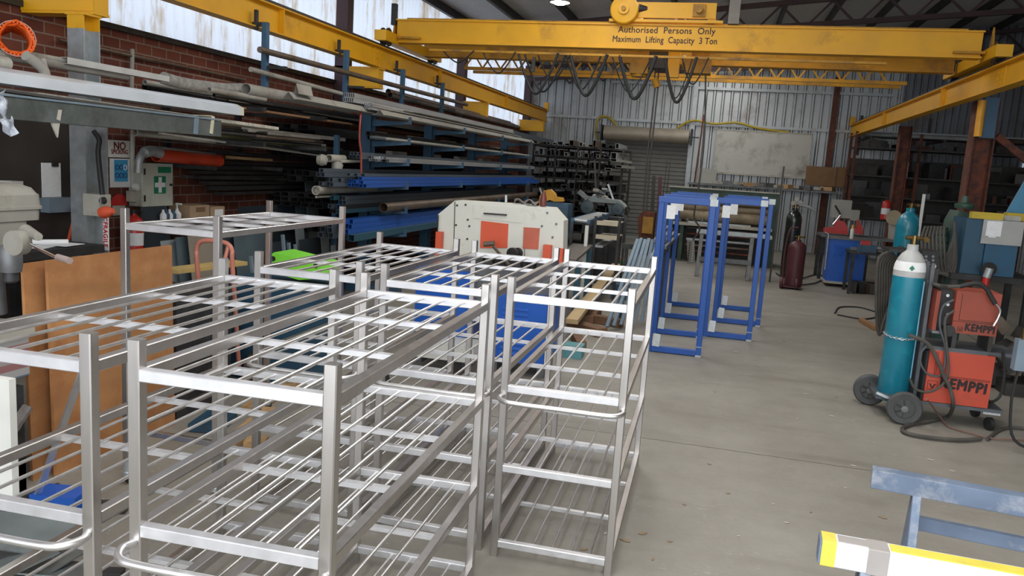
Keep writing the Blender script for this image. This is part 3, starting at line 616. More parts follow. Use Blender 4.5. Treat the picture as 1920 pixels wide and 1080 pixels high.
for i,(x,y0,r,m) in enumerate(((-4.0,9.2,.016,M_light),(-4.05,9.5,.014,M_alu),(-4.12,9.0,.02,M_gtube),(-4.2,9.3,.025,M_pvc))):
    one(MB().cyl((x,y0,Z5+r),(x,16.9,Z5+r),r,10),'round_bar',m,('thin pale bar along the front of the fifth rack level','bright aluminium rod on the fifth rack level','grey round bar in the middle of the fifth rack level','thicker pale pipe at the back of the fifth rack level')[i],'bar')
tubes(-4.37,2,Z5,2,.05,.05,9.4,16.8,M_btube,'black square tube deep on the fifth rack level','black tubes fifth level')
for i in range(9):   # cream cartons of section seen between the levels
    z=(Z5+.10,Z4+.12)[i%2]; y=10.2+i*.75
    one(MB().rbox((-4.60,y,z),(.10,.55,.06),.0),'timber_packer',M_cream,'short cream packer lying between the rack levels','packer','cream packers in the rack')
for k,z in enumerate(ARMZ):  # dark stock added behind the levels to deepen the rack's shade
    tubes(-5.36,(6,7,5,6,5,4)[k],z+.035,(2,3,2,2,2,1)[k],.11,(.07,.06,.07,.06,.06,.08)[k],8.9,16.8,[M_btube,M_btube,M_darkm],'black section added deep on the rack to darken the space by the brick wall','added dark sections deep on the rack',.006)
# top level: flashings and aluminium bundle
Z6=ARMZ[5]+.035
def flashing(x,z,y0,y1,w,h,m,label):
    # folded ridge section: an upside-down V with lips, running along the rack
    pr=[(-w,-.0),(-w*.55,.0),(0,h),(w*.55,0),(w,0)]; t=.004
    poly=[(x+a,y0,z+b) for a,b in pr]+[(x+a,y0,z+b-t) for a,b in reversed(pr)]
    return one(MB().prism(poly,(0,y1-y0,0)),'ridge_flashing',m,label,'flashing',smooth=False)
flashing(-4.02,Z6+.03,9.0,17.0,.10,.06,M_light,'pale ridge flashing along the front edge of the top rack level')
flashing(-4.25,Z6+.05,7.3,14.5,.12,.07,M_light,'long pale ridge flashing reaching furthest towards the camera')
flashing(-4.22,Z6+.11,7.4,7.7,.05,.10,M_pvc,'short folded grey flashing standing on the long one')
for c in range(5):
    for r in range(2):
        one(MB().hollow((-4.36+c*.026,8.75+.02*r,Z6+.17+r*.055),(-4.36+c*.026,16.2,Z6+.17+r*.055),.024,.053,.003),'aluminium_section',M_alu,'bright aluminium section in the bundle on top of the rack','section','aluminium bundle on top of the rack')
for c in range(4):
    for r in range(3):
        one(MB().pipe((-4.22+c*.028+(r%2)*.014,9.0,Z6+.10+r*.025),(-4.22+c*.028+(r%2)*.014,15.4,Z6+.10+r*.025),.0135,.003,10),'aluminium_tube',M_alu,'small round aluminium tube below the aluminium bundle','tube','small round aluminium tubes')
for i in range(7):
    x=-4.12+.03*(i%3); one(MB().bx(x,x+.022,8.9+.25*i,16.5-.2*i,Z6+.08+.014*i,Z6+.092+.014*i),'flat_bar',[M_alu,M_brownpipe,M_light][i%3],'thin flat bar laid loosely on the top rack level','bar','loose flat bars on top')
# angle sections standing at the far end of the top level
for i in range(3): one(MB().hollow((-4.55+.05*i,14.6,Z6+.22),(-4.55+.05*i,21.2,Z6+.20),.045,.11,.004),'channel_section',M_gtube,'tall dark channel on the far end of the top rack level','channel','channels by the back corner')
# long pipes on the slim posts
def lpipe(x0,y0,z0,x1,y1,z1,r,m,label,bend=0):
    pts=[(x0+(x1-x0)*u,y0+(y1-y0)*u,z0+(z1-z0)*u-bend*4*u*(1-u)) for u in[i/10 for i in range(11)]]
    return one(MB().tube(pts,r,12),'long_pipe',m,label,'pipe')
a=PX(487,93,-4.6); c=PX(875,196,-4.55); lpipe(a.x,a.y,a.z,c.x,c.y,c.z,.032,M_brownpipe,'long dusty brown pipe slung on the slim posts below the runway')
a=PX(470,130,-4.62); c=PX(640,176,-4.6); lpipe(a.x,a.y,a.z,c.x,c.y,c.z,.026,M_pvc,'long dusty pale pipe just below the brown one')
for i,(px,py) in enumerate(((731,178),(738,178),(728,172))):
    a=PX(px,py,-4.75-.1*i); one(MB().pipe(a,(a.x,18.5,a.z),.045,.006,16),'steel_pipe',M_brownpipe,'dark steel pipe behind the posts above the aluminium bundle','pipe','dark pipes above the rack')
# big valve and fittings lying on the rack end
t=thing('pipe_fitting','dusty white pipe elbow and coupling heaped at the near end of the rack','fitting',PX(615,305,-4.4))
a=PX(626,297,-4.4)
MB().pipe(a+Vector((0,-.12,0)),a+Vector((0,.25,0)),.045,.012,18).build('coupling',M_cream,t)
MB().lathe([(.01,-.06),(.05,-.05),(.07,0),(.055,.05),(.01,.07)],PX(603,300,-4.4),(1,.3,0),16).build('cap',M_cream,t)
MB().cyl(PX(640,303,-4.35),PX(675,302,-4.3),.02,12).build('spout',M_cream,t)
MB().lathe([(.01,-.05),(.06,-.05),(.07,.03),(.02,.06)],PX(632,312,-4.38),(0,.3,1),14).build('flange',M_pvc,t)
a=PX(592,357,-4.35); c=PX(655,350,-4.35)
one(MB().pipe(a,a+Vector((0,.06,0)),.052,.012,18).cyl(a+Vector((0,.06,0)),a+Vector((.0,2.1,-.0)),.046,18),'dusty_pipe',M_cream,'dusty white socketed pipe sticking out below the bright blue bundle','pipe')
one(MB().cyl(a+Vector((-.02,.05,-.075)),a+Vector((0,1.5,-.075)),.014,10),'thin_rod',M_cream,'thin pale rod under the dusty white socketed pipe','rod')
a=PX(676,215,-4.3); c=PX(677,318,-4.3)
one(MB().tube(smoothpath([PX(677,207,-4.2),PX(675,230,-4.15),PX(674,262,-4.15),PX(677,290,-4.15),PX(677,325,-4.15)],5),.012,8),'red_hose',mat('faded_red_hose',(.32,.06,.045),.6),'faded red hose hanging down past the blue upright','hose')
MB().bar(PX(661,248,-4.6),(PX(661,248,-4.6).x,PX(661,248,-4.6).y,.3),.06,.06,.003,up=(0,1,0))
one(MB().bar((-4.62,9.1,0),(-4.62,9.1,2.02),.06,.06,.003,up=(0,1,0)),'rack_post',M_rackblue,'slim blue post standing on the floor before the first upright','post')

# ================================================================ LEFT FRONT: WALL SHELF WITH PIPES AND GUTTERS
sh=thing('wall_storage_bracket_rack','dark steel wall brackets carrying gutters and pipes above the first aid cabinet','rack',(-5.3,5.0,1.6))
ZL=PX(293,291,-5.2).z-.075
for y in(3.6,7.05,8.3):
    for z in(1.86,2.10,2.20,ZL):
        if y==5.2 and z<2: continue
        if z==2.10: continue
        MB().bx(XL+.01,-4.35 if z>1.7 else -4.9,y-.025,y+.025,z-.045,z-.005).build('bracket_arm',M_darkm,sh)
    MB().bx(XL+.01,XL+.06,y-.03,y+.03,1.45,2.3).build('wall_plate',M_darkm,sh)
def pxline(x0,y0,x1,y1,X): return PX(x0,y0,X),PX(x1,y1,X)
# orange mesh roll
a=PX(30,72,-4.45)
t=thing('mesh_roll','roll of bright orange plastic barrier mesh at the upper left corner','roll',a)
dv=Vector((-.74,.67,0)); sv_=Vector((.67,.74,0)); uz=Vector((0,0,1))
def rp(t_,r_,th): return a+dv*t_+(sv_*math.cos(th)+uz*math.sin(th))*r_
b=MB()
for j in range(30): b.tube([rp(.5*j/29+.012*math.sin(k*3.0),.098-.012*math.sin(j*2.3+k*.8),2*PI*k/24+.04*math.sin(k*5+j)) for k in range(24)],.007,5,True)
for k in range(30): b.tube([rp(.5*u,.100,2*PI*k/30) for u in(0,.5,1)],.006,5)
b.build('mesh',mat('hot_orange_plastic',(.85,.13,.015),.5),t)
MB().pipe(a,a+dv*.55,.112,.004,28).build('clear_wrap',mat('dusty_film_wrap',(.42,.30,.25),.4),t)
# pipes and gutters
a,c=pxline(100,103,310,151,-4.52); a2=PX(120,113,-4.5); c2=PX(312,148,-4.5)
one(MB().hollow(a2,c2,.06,.045,.003),'square_downpipe',mat('offwhite_downpipe',(.5,.49,.46),.45),'off-white square downpipe lying across the upper shelf','downpipe')
one(MB().bar(PX(52,104,-4.6),PX(130,118,-4.6),.07,.05,.003),'gutter_length',M_cream,'cream gutter length behind the orange mesh roll','gutter')
a=PX(86,110,-4.42); one(MB().cyl(a+Vector((0,-.02,0)),PX(86,127,-4.42),.018,4),'gutter_clip',M_cream,'narrow cream clip around the pipes near the mesh roll','clip')
t=one(MB().tube(smoothpath([PX(48,104,-4.3),PX(68,118,-4.3),PX(82,132,-4.3),PX(86,150,-4.3)],5),.033,12),'downpipe_bend',M_pvc,'curved pale downpipe bend in front of the upper shelf','bend')
a=PX(14,120,-4.35); one(MB().pipe(a,a+Vector((0,-.8,0)),.042,.008,18),'white_pipe',M_cream,'short white pipe end under the orange mesh roll','pipe')
for i,(x,y,r) in enumerate(((118,122,.025),(128,123,.025),(143,126,.025),(158,131,.028),(172,131,.022),(190,136,.025),(203,137,.025),(226,140,.028),(238,144,.028))):
    a=PX(x,y,-4.55+.01*(i%3)); one(MB().pipe(a,a+Vector((0,-1.2,-.0)),r,.005,14),'pipe_offcut',M_pvc,'grey pipe offcut under the off-white square downpipe','pipe','pipe offcuts on the upper shelf')
# flexible duct
a=PX(305,146,-4.62); c=PX(452,166,-4.62); pts=[];rr=[]
for i in range(90):
    u=i/89; pts.append(a.lerp(c,u)-Vector((0,0,.03*math.sin(u*PI)+.004*math.sin(u*9)))); rr.append(.047+.006*(1 if i%2 else -1))
one(MB().tube(pts,rr,14),'flexible_duct',mat('grey_crinkled_duct',(.30,.28,.25),.6,0,.3,20),'crinkled grey flexible duct hanging along the brick wall','duct')
a=PX(461,167,-4.45); one(MB().pipe(a,a+Vector((0,2.2,0)),.055,.006,20),'large_pvc_pipe',M_pvc,'wide pale pipe end poking out above the white gutter tip','pipe')
a=PX(392,168,-4.45); one(MB().pipe(a,a+Vector((0,.9,0)),.025,.005,14),'narrow_pvc_pipe',M_pvc,'narrow pale pipe end beside the wide one','pipe')
# plank under
a,c=pxline(330,185,650,232,-4.62); one(MB().bar(a,c,.16,.02),'particle_board',mat('orange_board_edge',(.38,.2,.1),.7),'thin brown board under the pale pipes left of the ridge flashings','board')
# long white folded gutter wrapped in film
def longsec(p,q,w,h,m,name,label,cat,pr=None):
    return one(MB().sweep(p,q,pr or [(-w/2,-h/2),(w/2,-h/2),(w/2,h*.2),(w*.2,h/2),(-w/2,h/2)],(0,0,1)),name,m,label,cat)
p,q=PX(-60,134,-4.2),PX(433,205,-4.2)
g=longsec(p,q,.22,.095,mat('white_film_wrap',(.62,.66,.70),.35,0,.08,4,.3,coat=.3),'wrapped_gutter','long white film-wrapped gutter pointing to the rack, with a yellowish tip','gutter')
ORG[g.name]=Vector(g.location)
MB().sweep(q,q+(q-p).normalized()*.03,[(-.11,-.047),(.11,-.047),(.11,.02),(.04,.047),(-.11,.047)],(0,0,1)).build('end_wrap',mat('cream_tape',(.66,.6,.36),.5),g)
p,q=PX(-40,163,-4.02),PX(385,223,-4.1); longsec(p,q,.10,.02,mat('bent_dark_trim',(.10,.095,.09),.4,.4),'metal_trim','dark thin metal trim sagging under the white gutter','trim strip')
p,q=PX(40,176,-4.25),PX(500,240,-4.3); one(MB().bar(p,q,.26,.03,.004,up=(0,0,1)),'insulation_board',mat('speckled_cream_board',(.46,.43,.36),.85,0,.3,40),'speckled cream board sandwiched under the white gutter','board')
p,q=PX(-60,195,-4.08),PX(395,240,-4.08)
one(MB().hollow(p,q,.20,.13,.003),'sheet_metal_duct',mat('grey_green_sheet',(.15,.17,.165),.45,.4,.25,3,dirt=(.08,.09,.08),damt=.6),'long grey rectangular sheet duct along the lower shelf edge','duct',smooth=False)
for x0,x1 in((342,350),(374,379)):
    one(MB().hollow(PX(x0,232,-4.08),PX(x1,234,-4.08),.215,.142,.006),'duct_tape_band',M_greyblue if x0<360 else mat('cream_tape2',(.62,.58,.42),.5),'%s band around the open end of the rectangular duct'%('grey' if x0<360 else 'cream'),'tape',smooth=False)
p,q=PX(-60,172,-4.12),PX(380,223,-4.12); one(MB().bar(p,q,.30,.012,up=(0,0,1)),'flat_grey_sheet',M_greyblue,'pale grey sheet lying flat on the rectangular duct','sheet')
# hanging film and flap
a=PX(15,200,-3.98)
def film(u,v): return (a.x+.012*math.sin(9*u+5*v)+.010*math.sin(17*v+3*u),a.y-.16+.14*u*(1-.5*v)+.14*v,a.z+.10-.24*v-.03*math.sin(3*u))
one(MB().sheet(film,14,14,.003),'plastic_film',mat('clear_crinkled_film',(.55,.6,.68),.12,0,.3,14,.8,trans=.3),'crumpled clear plastic film dangling at the left edge','film')
a=PX(101,205,-4.0); one(MB().prism([a+Vector((-.02,-.03,0)),a+Vector((.02,.03,0)),PX(108,240,-4.0),PX(106,258,-4.0),PX(96,235,-4.0)],(.012,0,0)),'hanging_flap',M_cream,'small cream flap hanging point-down under the duct','flap')
# lower layer of pipes and mouldings
for i,(x0,y0,x1,y1,r,m) in enumerate(((252,248,560,280,.035,M_pvc),(262,242,520,262,.022,M_brownpipe),(300,250,600,292,.018,M_light),(265,262,480,279,.012,M_darkm),(380,250,640,282,.025,mat('mossy_timber',(.12,.11,.04),.9)),(430,262,690,300,.022,M_btube))):
    p,q=PX(x0,y0,-4.9+.06*(i%3)),PX(x1,y1,-4.9+.06*(i%3))
    one(MB().pipe(p,q,r,r*.2,12) if i in(0,1,4) else MB().bar(p,q,r*2,r),'stored_length',m,('thick pale pipe','thin brown pipe','pale moulding','thin dark rod','mossy timber length','black bar length')[i]+' on the lowest wall shelf above the red pipe','length')
# red pipe and exhaust elbow, conduits
p,q=PX(293,291,-5.2),PX(411,302,-5.2); one(MB().pipe(p,q,.062,.008,20),'red_pipe',mat('orange_red_pipe',(.55,.05,.015),.4,coat=.2),'orange-red pipe on the wall above the first aid cabinet','pipe')
p,q=PX(285,283,-5.3),PX(400,295,-5.3); one(MB().cyl(p,q,.05,16),'grey_pipe',M_pvc,'grey pipe lying behind the orange-red pipe','pipe')
one(MB().tube(smoothpath([PX(300,287,-5.15),PX(285,283,-5.15),PX(268,288,-5.15),PX(261,302,-5.15),PX(259,325,-5.15)],6),[.05]*12+[.036]*13,14),'exhaust_elbow',M_chrome if 0 else M_galv,'shiny bent exhaust elbow left of the orange-red pipe','elbow')
for i in range(7):
    x0=335+12*i; p,q=PX(x0,300+9*i,-5.3),PX(640+10*i,312+7*i,-5.3); p.z=q.z
    one(MB().bar(p,q,.10,.035+.01*(i%2)),'dark_section',M_btube if i%2 else M_rail,'dark steel section stacked on the brick wall right of the cabinet','section','dark sections along the brick wall')
for i,(x0,y0,x1,y1) in enumerate(((430,295,505,300),(345,331,640,340),(400,284,640,306))):
    p,q=PX(x0,y0,-5.25),PX(x1,y1,-5.25); one(MB().bar(p,q,.09,.03),'timber_length',(M_wood if i==0 else M_darkm),('short orange timber length by the end of the red pipe','dark timber length under the dark sections','dark timber length above the dark sections')[i],'timber')
# conduits on the wall
for i,(pts,r) in enumerate(((((248,92),(247,165)),.02),(((110,75),(460,150)),.015),(((190,93),(300,118)),.01))):
    P=[PX(x,y,XL+.05) for x,y in pts]; one(MB().tube(P,r,8),'wall_conduit',M_pvc if i==0 else M_brownpipe,('pale vertical conduit high on the brick wall','long brown conduit crossing the brick wall','thin brown conduit above the downpipe')[i],'conduit')
one(MB().tube([PX(249,245,XL+.05),PX(248,300,XL+.05),PX(249,352,XL+.05)],.022,8),'wall_conduit',M_cream,'cream conduit running down beside the poster','conduit')
a=PX(249,350,XL+.07); t=thing('power_outlet','cream socket and round plug beside the poster','socket',a)
MB().box(a+Vector((.0,0,-.09)),(.05,.12,.10)).build('socket_box',M_cream,t); MB().lathe([(.0,-.03),(.035,-.02),(.035,.02),(0,.03)],a+Vector((.04,0,0)),(1,0,0),14).build('plug',M_white,t)
# signs
def wallpanel(px0,py0,px1,py1,X,th,m,name,label,cat):
    p,q=PX(px0,py0,X),PX(px1,py1,X); t=thing(name,label,cat,((X,(p.y+q.y)/2,min(p.z,q.z)))); MB().bx(X-th,X,p.y,q.y,q.z,p.z).build('panel',m,t); return t,p,q
X_=XL+.02
t,p,q=wallpanel(204,262,244,296,X_,.01,M_white,'no_smoking_sign','white NO SMOKING sign with dark red letters on the brick wall','sign')
M_dred=mat('dark_red_ink',(.16,.01,.008),.6)
cy=(p.y+q.y)/2
text('words','NO',M_dred,t,(X_+.001,cy,p.z-.055),(0,1,0),(0,0,1),.10,.002,.002)
text('words','SMOKING',M_dred,t,(X_+.001,cy,q.z+.05),(0,1,0),(0,0,1),.058,.002,.0012,1.08,.80)
t,p,q=wallpanel(206,297,244,351,X_+.004,.004,M_paper,'safety_poster','white poster with a blue panel of round symbols under the no smoking sign','poster')
cy=(p.y+q.y)/2; dy=(q.y-p.y); MB().bx(X_+.004,X_+.006,p.y+dy*.2,q.y-dy*.12,q.z+(p.z-q.z)*.2,p.z-.01).build('blue_panel',mat('sky_blue_ink',(.06,.36,.62),.5),t)
for j in range(2):
    for k in range(3):
        o=(X_+.007,p.y+dy*(.34+.2*k),p.z-(p.z-q.z)*(.30+.28*j)); MB().tube([(o[0],o[1]+.022*math.cos(2*PI*i/14),o[2]+.022*math.sin(2*PI*i/14)) for i in range(14)],.005,5,True).build('symbol',M_paper if (j,k)==(0,2) else mat('navy_ink',(.02,.08,.25),.5),t)
t,p,q=wallpanel(211,371,235,403,X_,.006,M_cream,'round_warning_sign','small cream sign with a red half disc, below the poster','sign')
o=Vector((X_,(p.y+q.y)/2,(p.z+q.z)/2-.01)); MB().prism([o+Vector((0,.11*math.cos(PI*i/16),.02+.11*math.sin(PI*i/16))) for i in range(17)],(.003,0,0)).build('red_disc',M_red,t)
text('words','HOT WORK\nAREA',M_paper,t,(X_+.004,o.y,o.z+.065),(0,1,0),(0,0,1),.026) if False else None
# isolator on the column
p=PY(170,362,5.24); q=PY(202,405,5.24)
t=thing('isolator_switch','off-white electrical isolator box with a round black knob on the galvanised column','switch',((p.x+q.x)/2,5.2,q.z))
MB().bx(p.x,q.x,5.16,5.275,q.z,p.z).build('enclosure',M_cream,t); a=PY(195,376,5.15); MB().lathe([(.0,-.03),(.022,-.03),(.028,0),(0,.005)],a,(0,1,0),16).build('rotary_knob',M_black,t)
MB().bx(a.x-.004,a.x+.004,5.11,5.13,a.z-.02,a.z+.02).build('knob_grip',M_zinc,t)
one(MB().tube(smoothpath([PY(192,365,5.2),PY(188,330,5.2),PY(184,285,5.2),PY(186,262,5.2),PY(176,246,5.2)],5),.019,10),'black_conduit',M_black,'black flexible conduit rising from the isolator up the column','conduit')
a=PY(196,398,5.08); t=one(MB().lathe([(.01,-.05),(.04,-.03),(.045,.03),(.02,.08)],a,(1,0,.2),14),'orange_plug',M_orange,'orange industrial plug hanging at the isolator','plug')
p=PY(192,400,5.26);q=PY(203,470,5.26)
t=thing('fragile_tape','white tape with red FRAGILE lettering stuck down the column','tape',((p.x+q.x)/2,5.26,q.z)); MB().bx(p.x,q.x,5.264,5.270,q.z,p.z).build('strip',M_paper,t)
text('words','FRAGILE',M_red,t,((p.x+q.x)/2-.003,5.263,(p.z+q.z)/2-.02),(0,0,-1),(1,0,0),.055,.001,.002,1.1,.9)
text('words','C',M_red,t,((p.x+q.x)/2-.003,5.263,(p.z+q.z)/2+.1),(0,0,-1),(1,0,0),.05,.001,.002)
# first aid cabinet
p=PX(268,306,-5.33); q=PX(324,385,-5.33)
t=thing('first_aid_cabinet','off-white metal first aid cabinet with a green and white cross on the brick wall','cabinet',(-5.4,(p.y+q.y)/2,q.z))
MB().bx(XL+.01,-5.35,p.y,q.y,q.z,p.z).build('body',M_cream,t); dr_=MB().bx(-5.35,-5.33,p.y+.0,q.y,q.z,p.z).build('door',mat('ivory_enamel',(.52,.53,.45),.4,0,.06,4,dirt=(.3,.33,.28),damt=.3),t)
cy=p.y+(q.y-p.y)*.55; cz=(p.z+q.z)/2-.0; M_g=mat('first_aid_green',(.01,.20,.09),.5); MB().bx(-5.33,-5.327,cy-.085,cy+.085,cz-.085,cz+.085).build('green_square',M_g,dr_); 
MB().prism([(-5.3265,cy+a*.075,cz+b_*.075) for a,b_ in((-.3,-1),(.3,-1),(.3,-.3),(1,-.3),(1,.3),(.3,.3),(.3,1),(-.3,1),(-.3,.3),(-1,.3),(-1,-.3),(-.3,-.3))],(.002,0,0)).build('white_cross',M_paper,dr_)
MB().bx(-5.33,-5.326,q.y-.22,q.y-.03,p.z-.09,p.z-.03).build('green_label',M_g,dr_)
for z in(p.z-.08,q.z+.08): MB().bx(-5.345,-5.325,p.y+.01,p.y+.03,z-.03,z+.03).build('hinge',M_darkm,t)
MB().lathe([(0,0),(.012,0),(.012,.02),(0,.02)],(-5.33,q.y-.04,cz),(1,0,0),10).build('lock',M_darkm,dr_)
# extinguisher on the wall
def extinguisher(base,h,r,label):
    t=thing('fire_extinguisher',label,'extinguisher',base); b=Vector(base)
    MB().lathe([(r*.7,0),(r,.02),(r,h*.72),(r*.8,h*.8),(r*.3,h*.86),(r*.3,h*.9)],b,(0,0,1),20).build('cylinder',M_red,t)
    MB().lathe([(r*1.01,h*.25),(r*1.015,h*.26),(r*1.015,h*.5),(r*1.01,h*.51)],b,(0,0,1),20).build('white_label',M_paper,t)
    MB().cyl(b+Vector((0,0,h*.88)),b+Vector((0,0,h*.97)),r*.3,10).bx(b.x-.02,b.x+.09,b.y-.015,b.y+.015,b.z+h*.93,b.z+h*.96).build('valve_handle',M_black,t)
    MB().tube(smoothpath([b+Vector((0,-r*.3,h*.9)),b+Vector((-r*1.2,-r*.5,h*.8)),b+Vector((-r*1.2,-r*.4,h*.3))],5),.01,8).build('hose',M_black,t); return t
a=PX(252,466,-5.32); extinguisher((a.x,a.y,a.z-.08),.46,.085,'red fire extinguisher with white label on the wall left of the steel offcuts')
a=PX(246,466,-5.30); extinguisher((a.x+.05,a.y-.22,a.z-.05),.32,.06,'smaller red fire extinguisher partly hidden behind the frame rail') if False else None
# dark doorway panel and clipboard
one(MB().bx(XL+.02,XL+.08,3.9,5.85,0,2.0),'dark_cupboard',mat('dark_brown_panel',(.035,.028,.024),.6,0,.2,3),'dark brown cupboard panel behind the bench on the left','cupboard')
p=PX(90,306,-5.35); q=PX(126,370,-5.35); t=thing('clipboard','clipboard with white sheet hanging on the dark cupboard','clipboard',(-5.38,(p.y+q.y)/2,q.z))
MB().bx(-5.42,-5.41,p.y,q.y,q.z,p.z).build('board',M_paper,t); MB().bx(-5.41,-5.395,(p.y+q.y)/2,(p.y+q.y)/2+.06,p.z-.03,p.z+.01).build('clip',M_black,t)
p=PX(92,372,-5.33); q=PX(156,396,-5.33); one(MB().bx(-5.42,-5.33,p.y,q.y,q.z,p.z),'grey_ledge',M_greyblue,'grey ledge under the clipboard','ledge')
p=PX(22,340,-5.3); q=PX(44,358,-5.3); one(MB().bx(-5.42,-5.3,p.y,q.y,q.z,p.z),'switch_box',M_white,'pair of small white switch boxes above the drill press','switch')
one(MB().bar(PX(157,335,-5.2)+(PX(133,432,-5.1)-PX(157,335,-5.2))*(PX(157,335,-5.2).z/(PX(157,335,-5.2).z-PX(133,432,-5.1).z)),PX(157,335,-5.2),.022,.022,.004),'red_pry_bar',M_orange,'thin red bar leaning by the galvanised column','bar')
p=PX(148,386,-5.25); q=PX(157,432,-5.25); one(MB().bx(-5.3,-5.22,p.y,q.y,0,p.z),'red_post',M_red,'short red upright between the red bar and the column','post')
# bench with papers
p=PZ(72,446,.98); 
t=thing('work_bench','black-edged bench strewn with papers in front of the dark cupboard','bench',(-4.9,4.5,0))
MB().bx(-5.35,-4.55,3.7,5.15,.93,.99).build('bench_top',M_black,t)
for x in(-5.3,-4.62):
    for y in(3.8,5.05): MB().bx(x-.03,x+.03,y-.03,y+.03,0,.93).build('leg',M_darkm,t)
for i,(x,y,r,w,d) in enumerate(((-4.8,4.7,.3,.3,.21),(-4.95,4.4,-.2,.3,.21),(-4.75,4.9,.1,.3,.21),(-5.05,4.8,.6,.21,.3),(-4.72,4.45,.8,.25,.2))):
    one(MB().rbox((x,y,.993+.003*i),(w,d,.003),r),'paper_sheet',M_paper,'loose paper sheet lying on the black bench','paper','papers on the bench')
one(MB().cyl((-5.0,4.55,1.015),(-4.7,4.95,1.015),.018,10),'rolled_drawing',M_paper,'rolled white drawing lying across the bench papers','roll')

for i in range(34):
    x=random.uniform(-5.35,-4.55); z=random.choice((1.865,1.90,2.205,2.24,2.28,1.94)); y0=random.uniform(5.9,7.6); l=random.uniform(.8,2.6); r=random.choice((.012,.018,.025,.035)); dx=random.uniform(-.12,.12)
    m=random.choice((M_pvc,M_brownpipe,M_galv,M_btube,M_light,M_rail,M_darkm,M_btube))
    b=MB().pipe((x,y0,z+r),(x+dx,y0+l,z+r),r,r*.25,10) if i%3 else MB().bar((x,y0,z+r),(x+dx,y0+l,z+r),r*2.2,r*1.2)
    one(b,'jumbled_length',m,'odd pipe or bar length jumbled on the wall shelves before the blue rack','length','jumbled lengths on the wall shelves')
# ================================================================ LEFT FOREGROUND
# drill press
D=2.95
def P_(x,y,Y=D): return PY(x,y,Y)
a=P_(35,440); t=thing('drill_press','dusty cream bench drill press with a feed lever, at the left edge','drill press',(P_(30,540).x,D,.86))
cx=P_(18,400).x
zt=P_(30,352).z; zb=P_(30,402).z
def rrect(cx,cy,wx,wy,z,n=6,r=.05):
    pts=[]
    for sx,sy,a0 in((1,1,0),(-1,1,90),(-1,-1,180),(1,-1,270)):
        for k in range(n+1):
            th=math.radians(a0+90*k/n); pts.append(Vector((cx+sx*(wx/2-r)+r*math.cos(th),cy+sy*(wy/2-r)+r*math.sin(th),z)))
    return pts
def loft(rings):
    b=MB(); n=len(rings[0]); vs=[p for r in rings for p in r]; fs=[(i*n+k,i*n+(k+1)%n,(i+1)*n+(k+1)%n,(i+1)*n+k) for i in range(len(rings)-1) for k in range(n)]
    fs+=[tuple(range(n-1,-1,-1)),tuple((len(rings)-1)*n+k for k in range(n))]; b.add(vs,fs); return b
hw=.30; hx0=PY(96,400,3.33).x-hw/2
H_=lambda z,s,r=.06: rrect(hx0,D+.14,hw*s,.42*s,z,6,r)
loft([H_(zb-.055,.97),H_(zb-.0,.98),H_(zb+.0,1.03),H_(zb+.014,1.03),H_(zb+.016,1.0),H_(zb+.07,.98),H_(zt-.045,.94),H_(zt-.018,.84,.05),H_(zt,.62,.04)]).build('belt_cover',M_drill,t)
z1=P_(30,476).z
hb=MB(); 
hbo=loft([rrect(hx0,D+.08,.26,.34,z1,4,.03),rrect(hx0,D+.08,.275,.36,z1+.03,4,.03),rrect(hx0,D+.08,.275,.36,zb-.055,4,.03)]).build('head_casting',M_drill,t)
a=P_(7,412); MB().bx(a.x-.05,P_(28,412).x,D-.115,D-.103,P_(5,430).z,P_(5,408).z).build('white_plate',M_paper,hbo)
a=P_(35,455,D-.1); MB().cyl((a.x,D-.13,a.z),(a.x,D-.08,a.z),.055,20).build('feed_hub',M_drill,t)
lv=[P_(58,459,D-.13),P_(108,484,D-.2)]; l=MB().cyl(lv[0],lv[1],.0065,10).build('feed_lever',M_chrome,t); MB().cyl(P_(108,482,D-.2),P_(131,489,D-.225),.014,14).build('lever_grip',mat('brown_plastic_grip',(.28,.22,.2),.5),l)
a=P_(60,440,D-.08); MB().cyl(P_(48,432,D-.02),P_(72,444,D-.1),.028,14,.018).build('depth_knob',M_drill,t)
MB().lathe([(.045,0),(.05,.03),(.05,.10),(.04,.12)],(P_(20,500).x,D,P_(25,510).z),(0,0,1),20).build('quill',M_grey,t)
MB().lathe([(.02,0),(.033,.01),(.033,.05),(.028,.07)],(P_(20,500).x,D,P_(20,530).z),(0,0,1),16).build('chuck',M_darkm,t)
MB().cyl((hx0-.12,D+.30,.875),(hx0-.1,D+.25,zb-.05),.045,18).build('column',M_grey,t)
MB().bx(hx0-.25,hx0+.05,D-.1,D+.22,.846,.875).build('base_plate',M_drill,t)
M_pl_=mat('greyish_box',(.16,.16,.155),.7)
# striped stack below it
st=thing('drill_bench','low bench covered with a striped woven sheet under the drill press','bench',(-3.35,3.0,0))
def stripe():
    m=bpy.data.materials.new('striped_woven_sheet'); m.use_nodes=True; N=m.node_tree.nodes; L=m.node_tree.links; b=N['Principled BSDF']
    tc=N.new('ShaderNodeTexCoord'); s=N.new('ShaderNodeSeparateXYZ'); L.new(tc.outputs['Object'],s.inputs[0]); mm=N.new('ShaderNodeMath'); mm.operation='MULTIPLY'; mm.inputs[1].default_value=4.2; L.new(s.outputs['Z'],mm.inputs[0]); f=N.new('ShaderNodeMath'); f.operation='FRACT'; L.new(mm.outputs[0],f.inputs[0])
    r=N.new('ShaderNodeValToRGB'); r.color_ramp.interpolation='CONSTANT'; E=r.color_ramp.elements; E[0].color=(.30,.12,.12,1); E[1].position=.22; E[1].color=(.34,.33,.32,1)
    for p,c in((.38,(.10,.15,.22,1)),(.55,(.36,.36,.36,1)),(.7,(.30,.14,.14,1)),(.85,(.33,.31,.30,1))): q=E.new(p); q.color=c
    L.new(f.outputs[0],r.inputs[0]); L.new(r.outputs[0],b.inputs['Base Color']); b.inputs['Roughness'].default_value=.8; return m
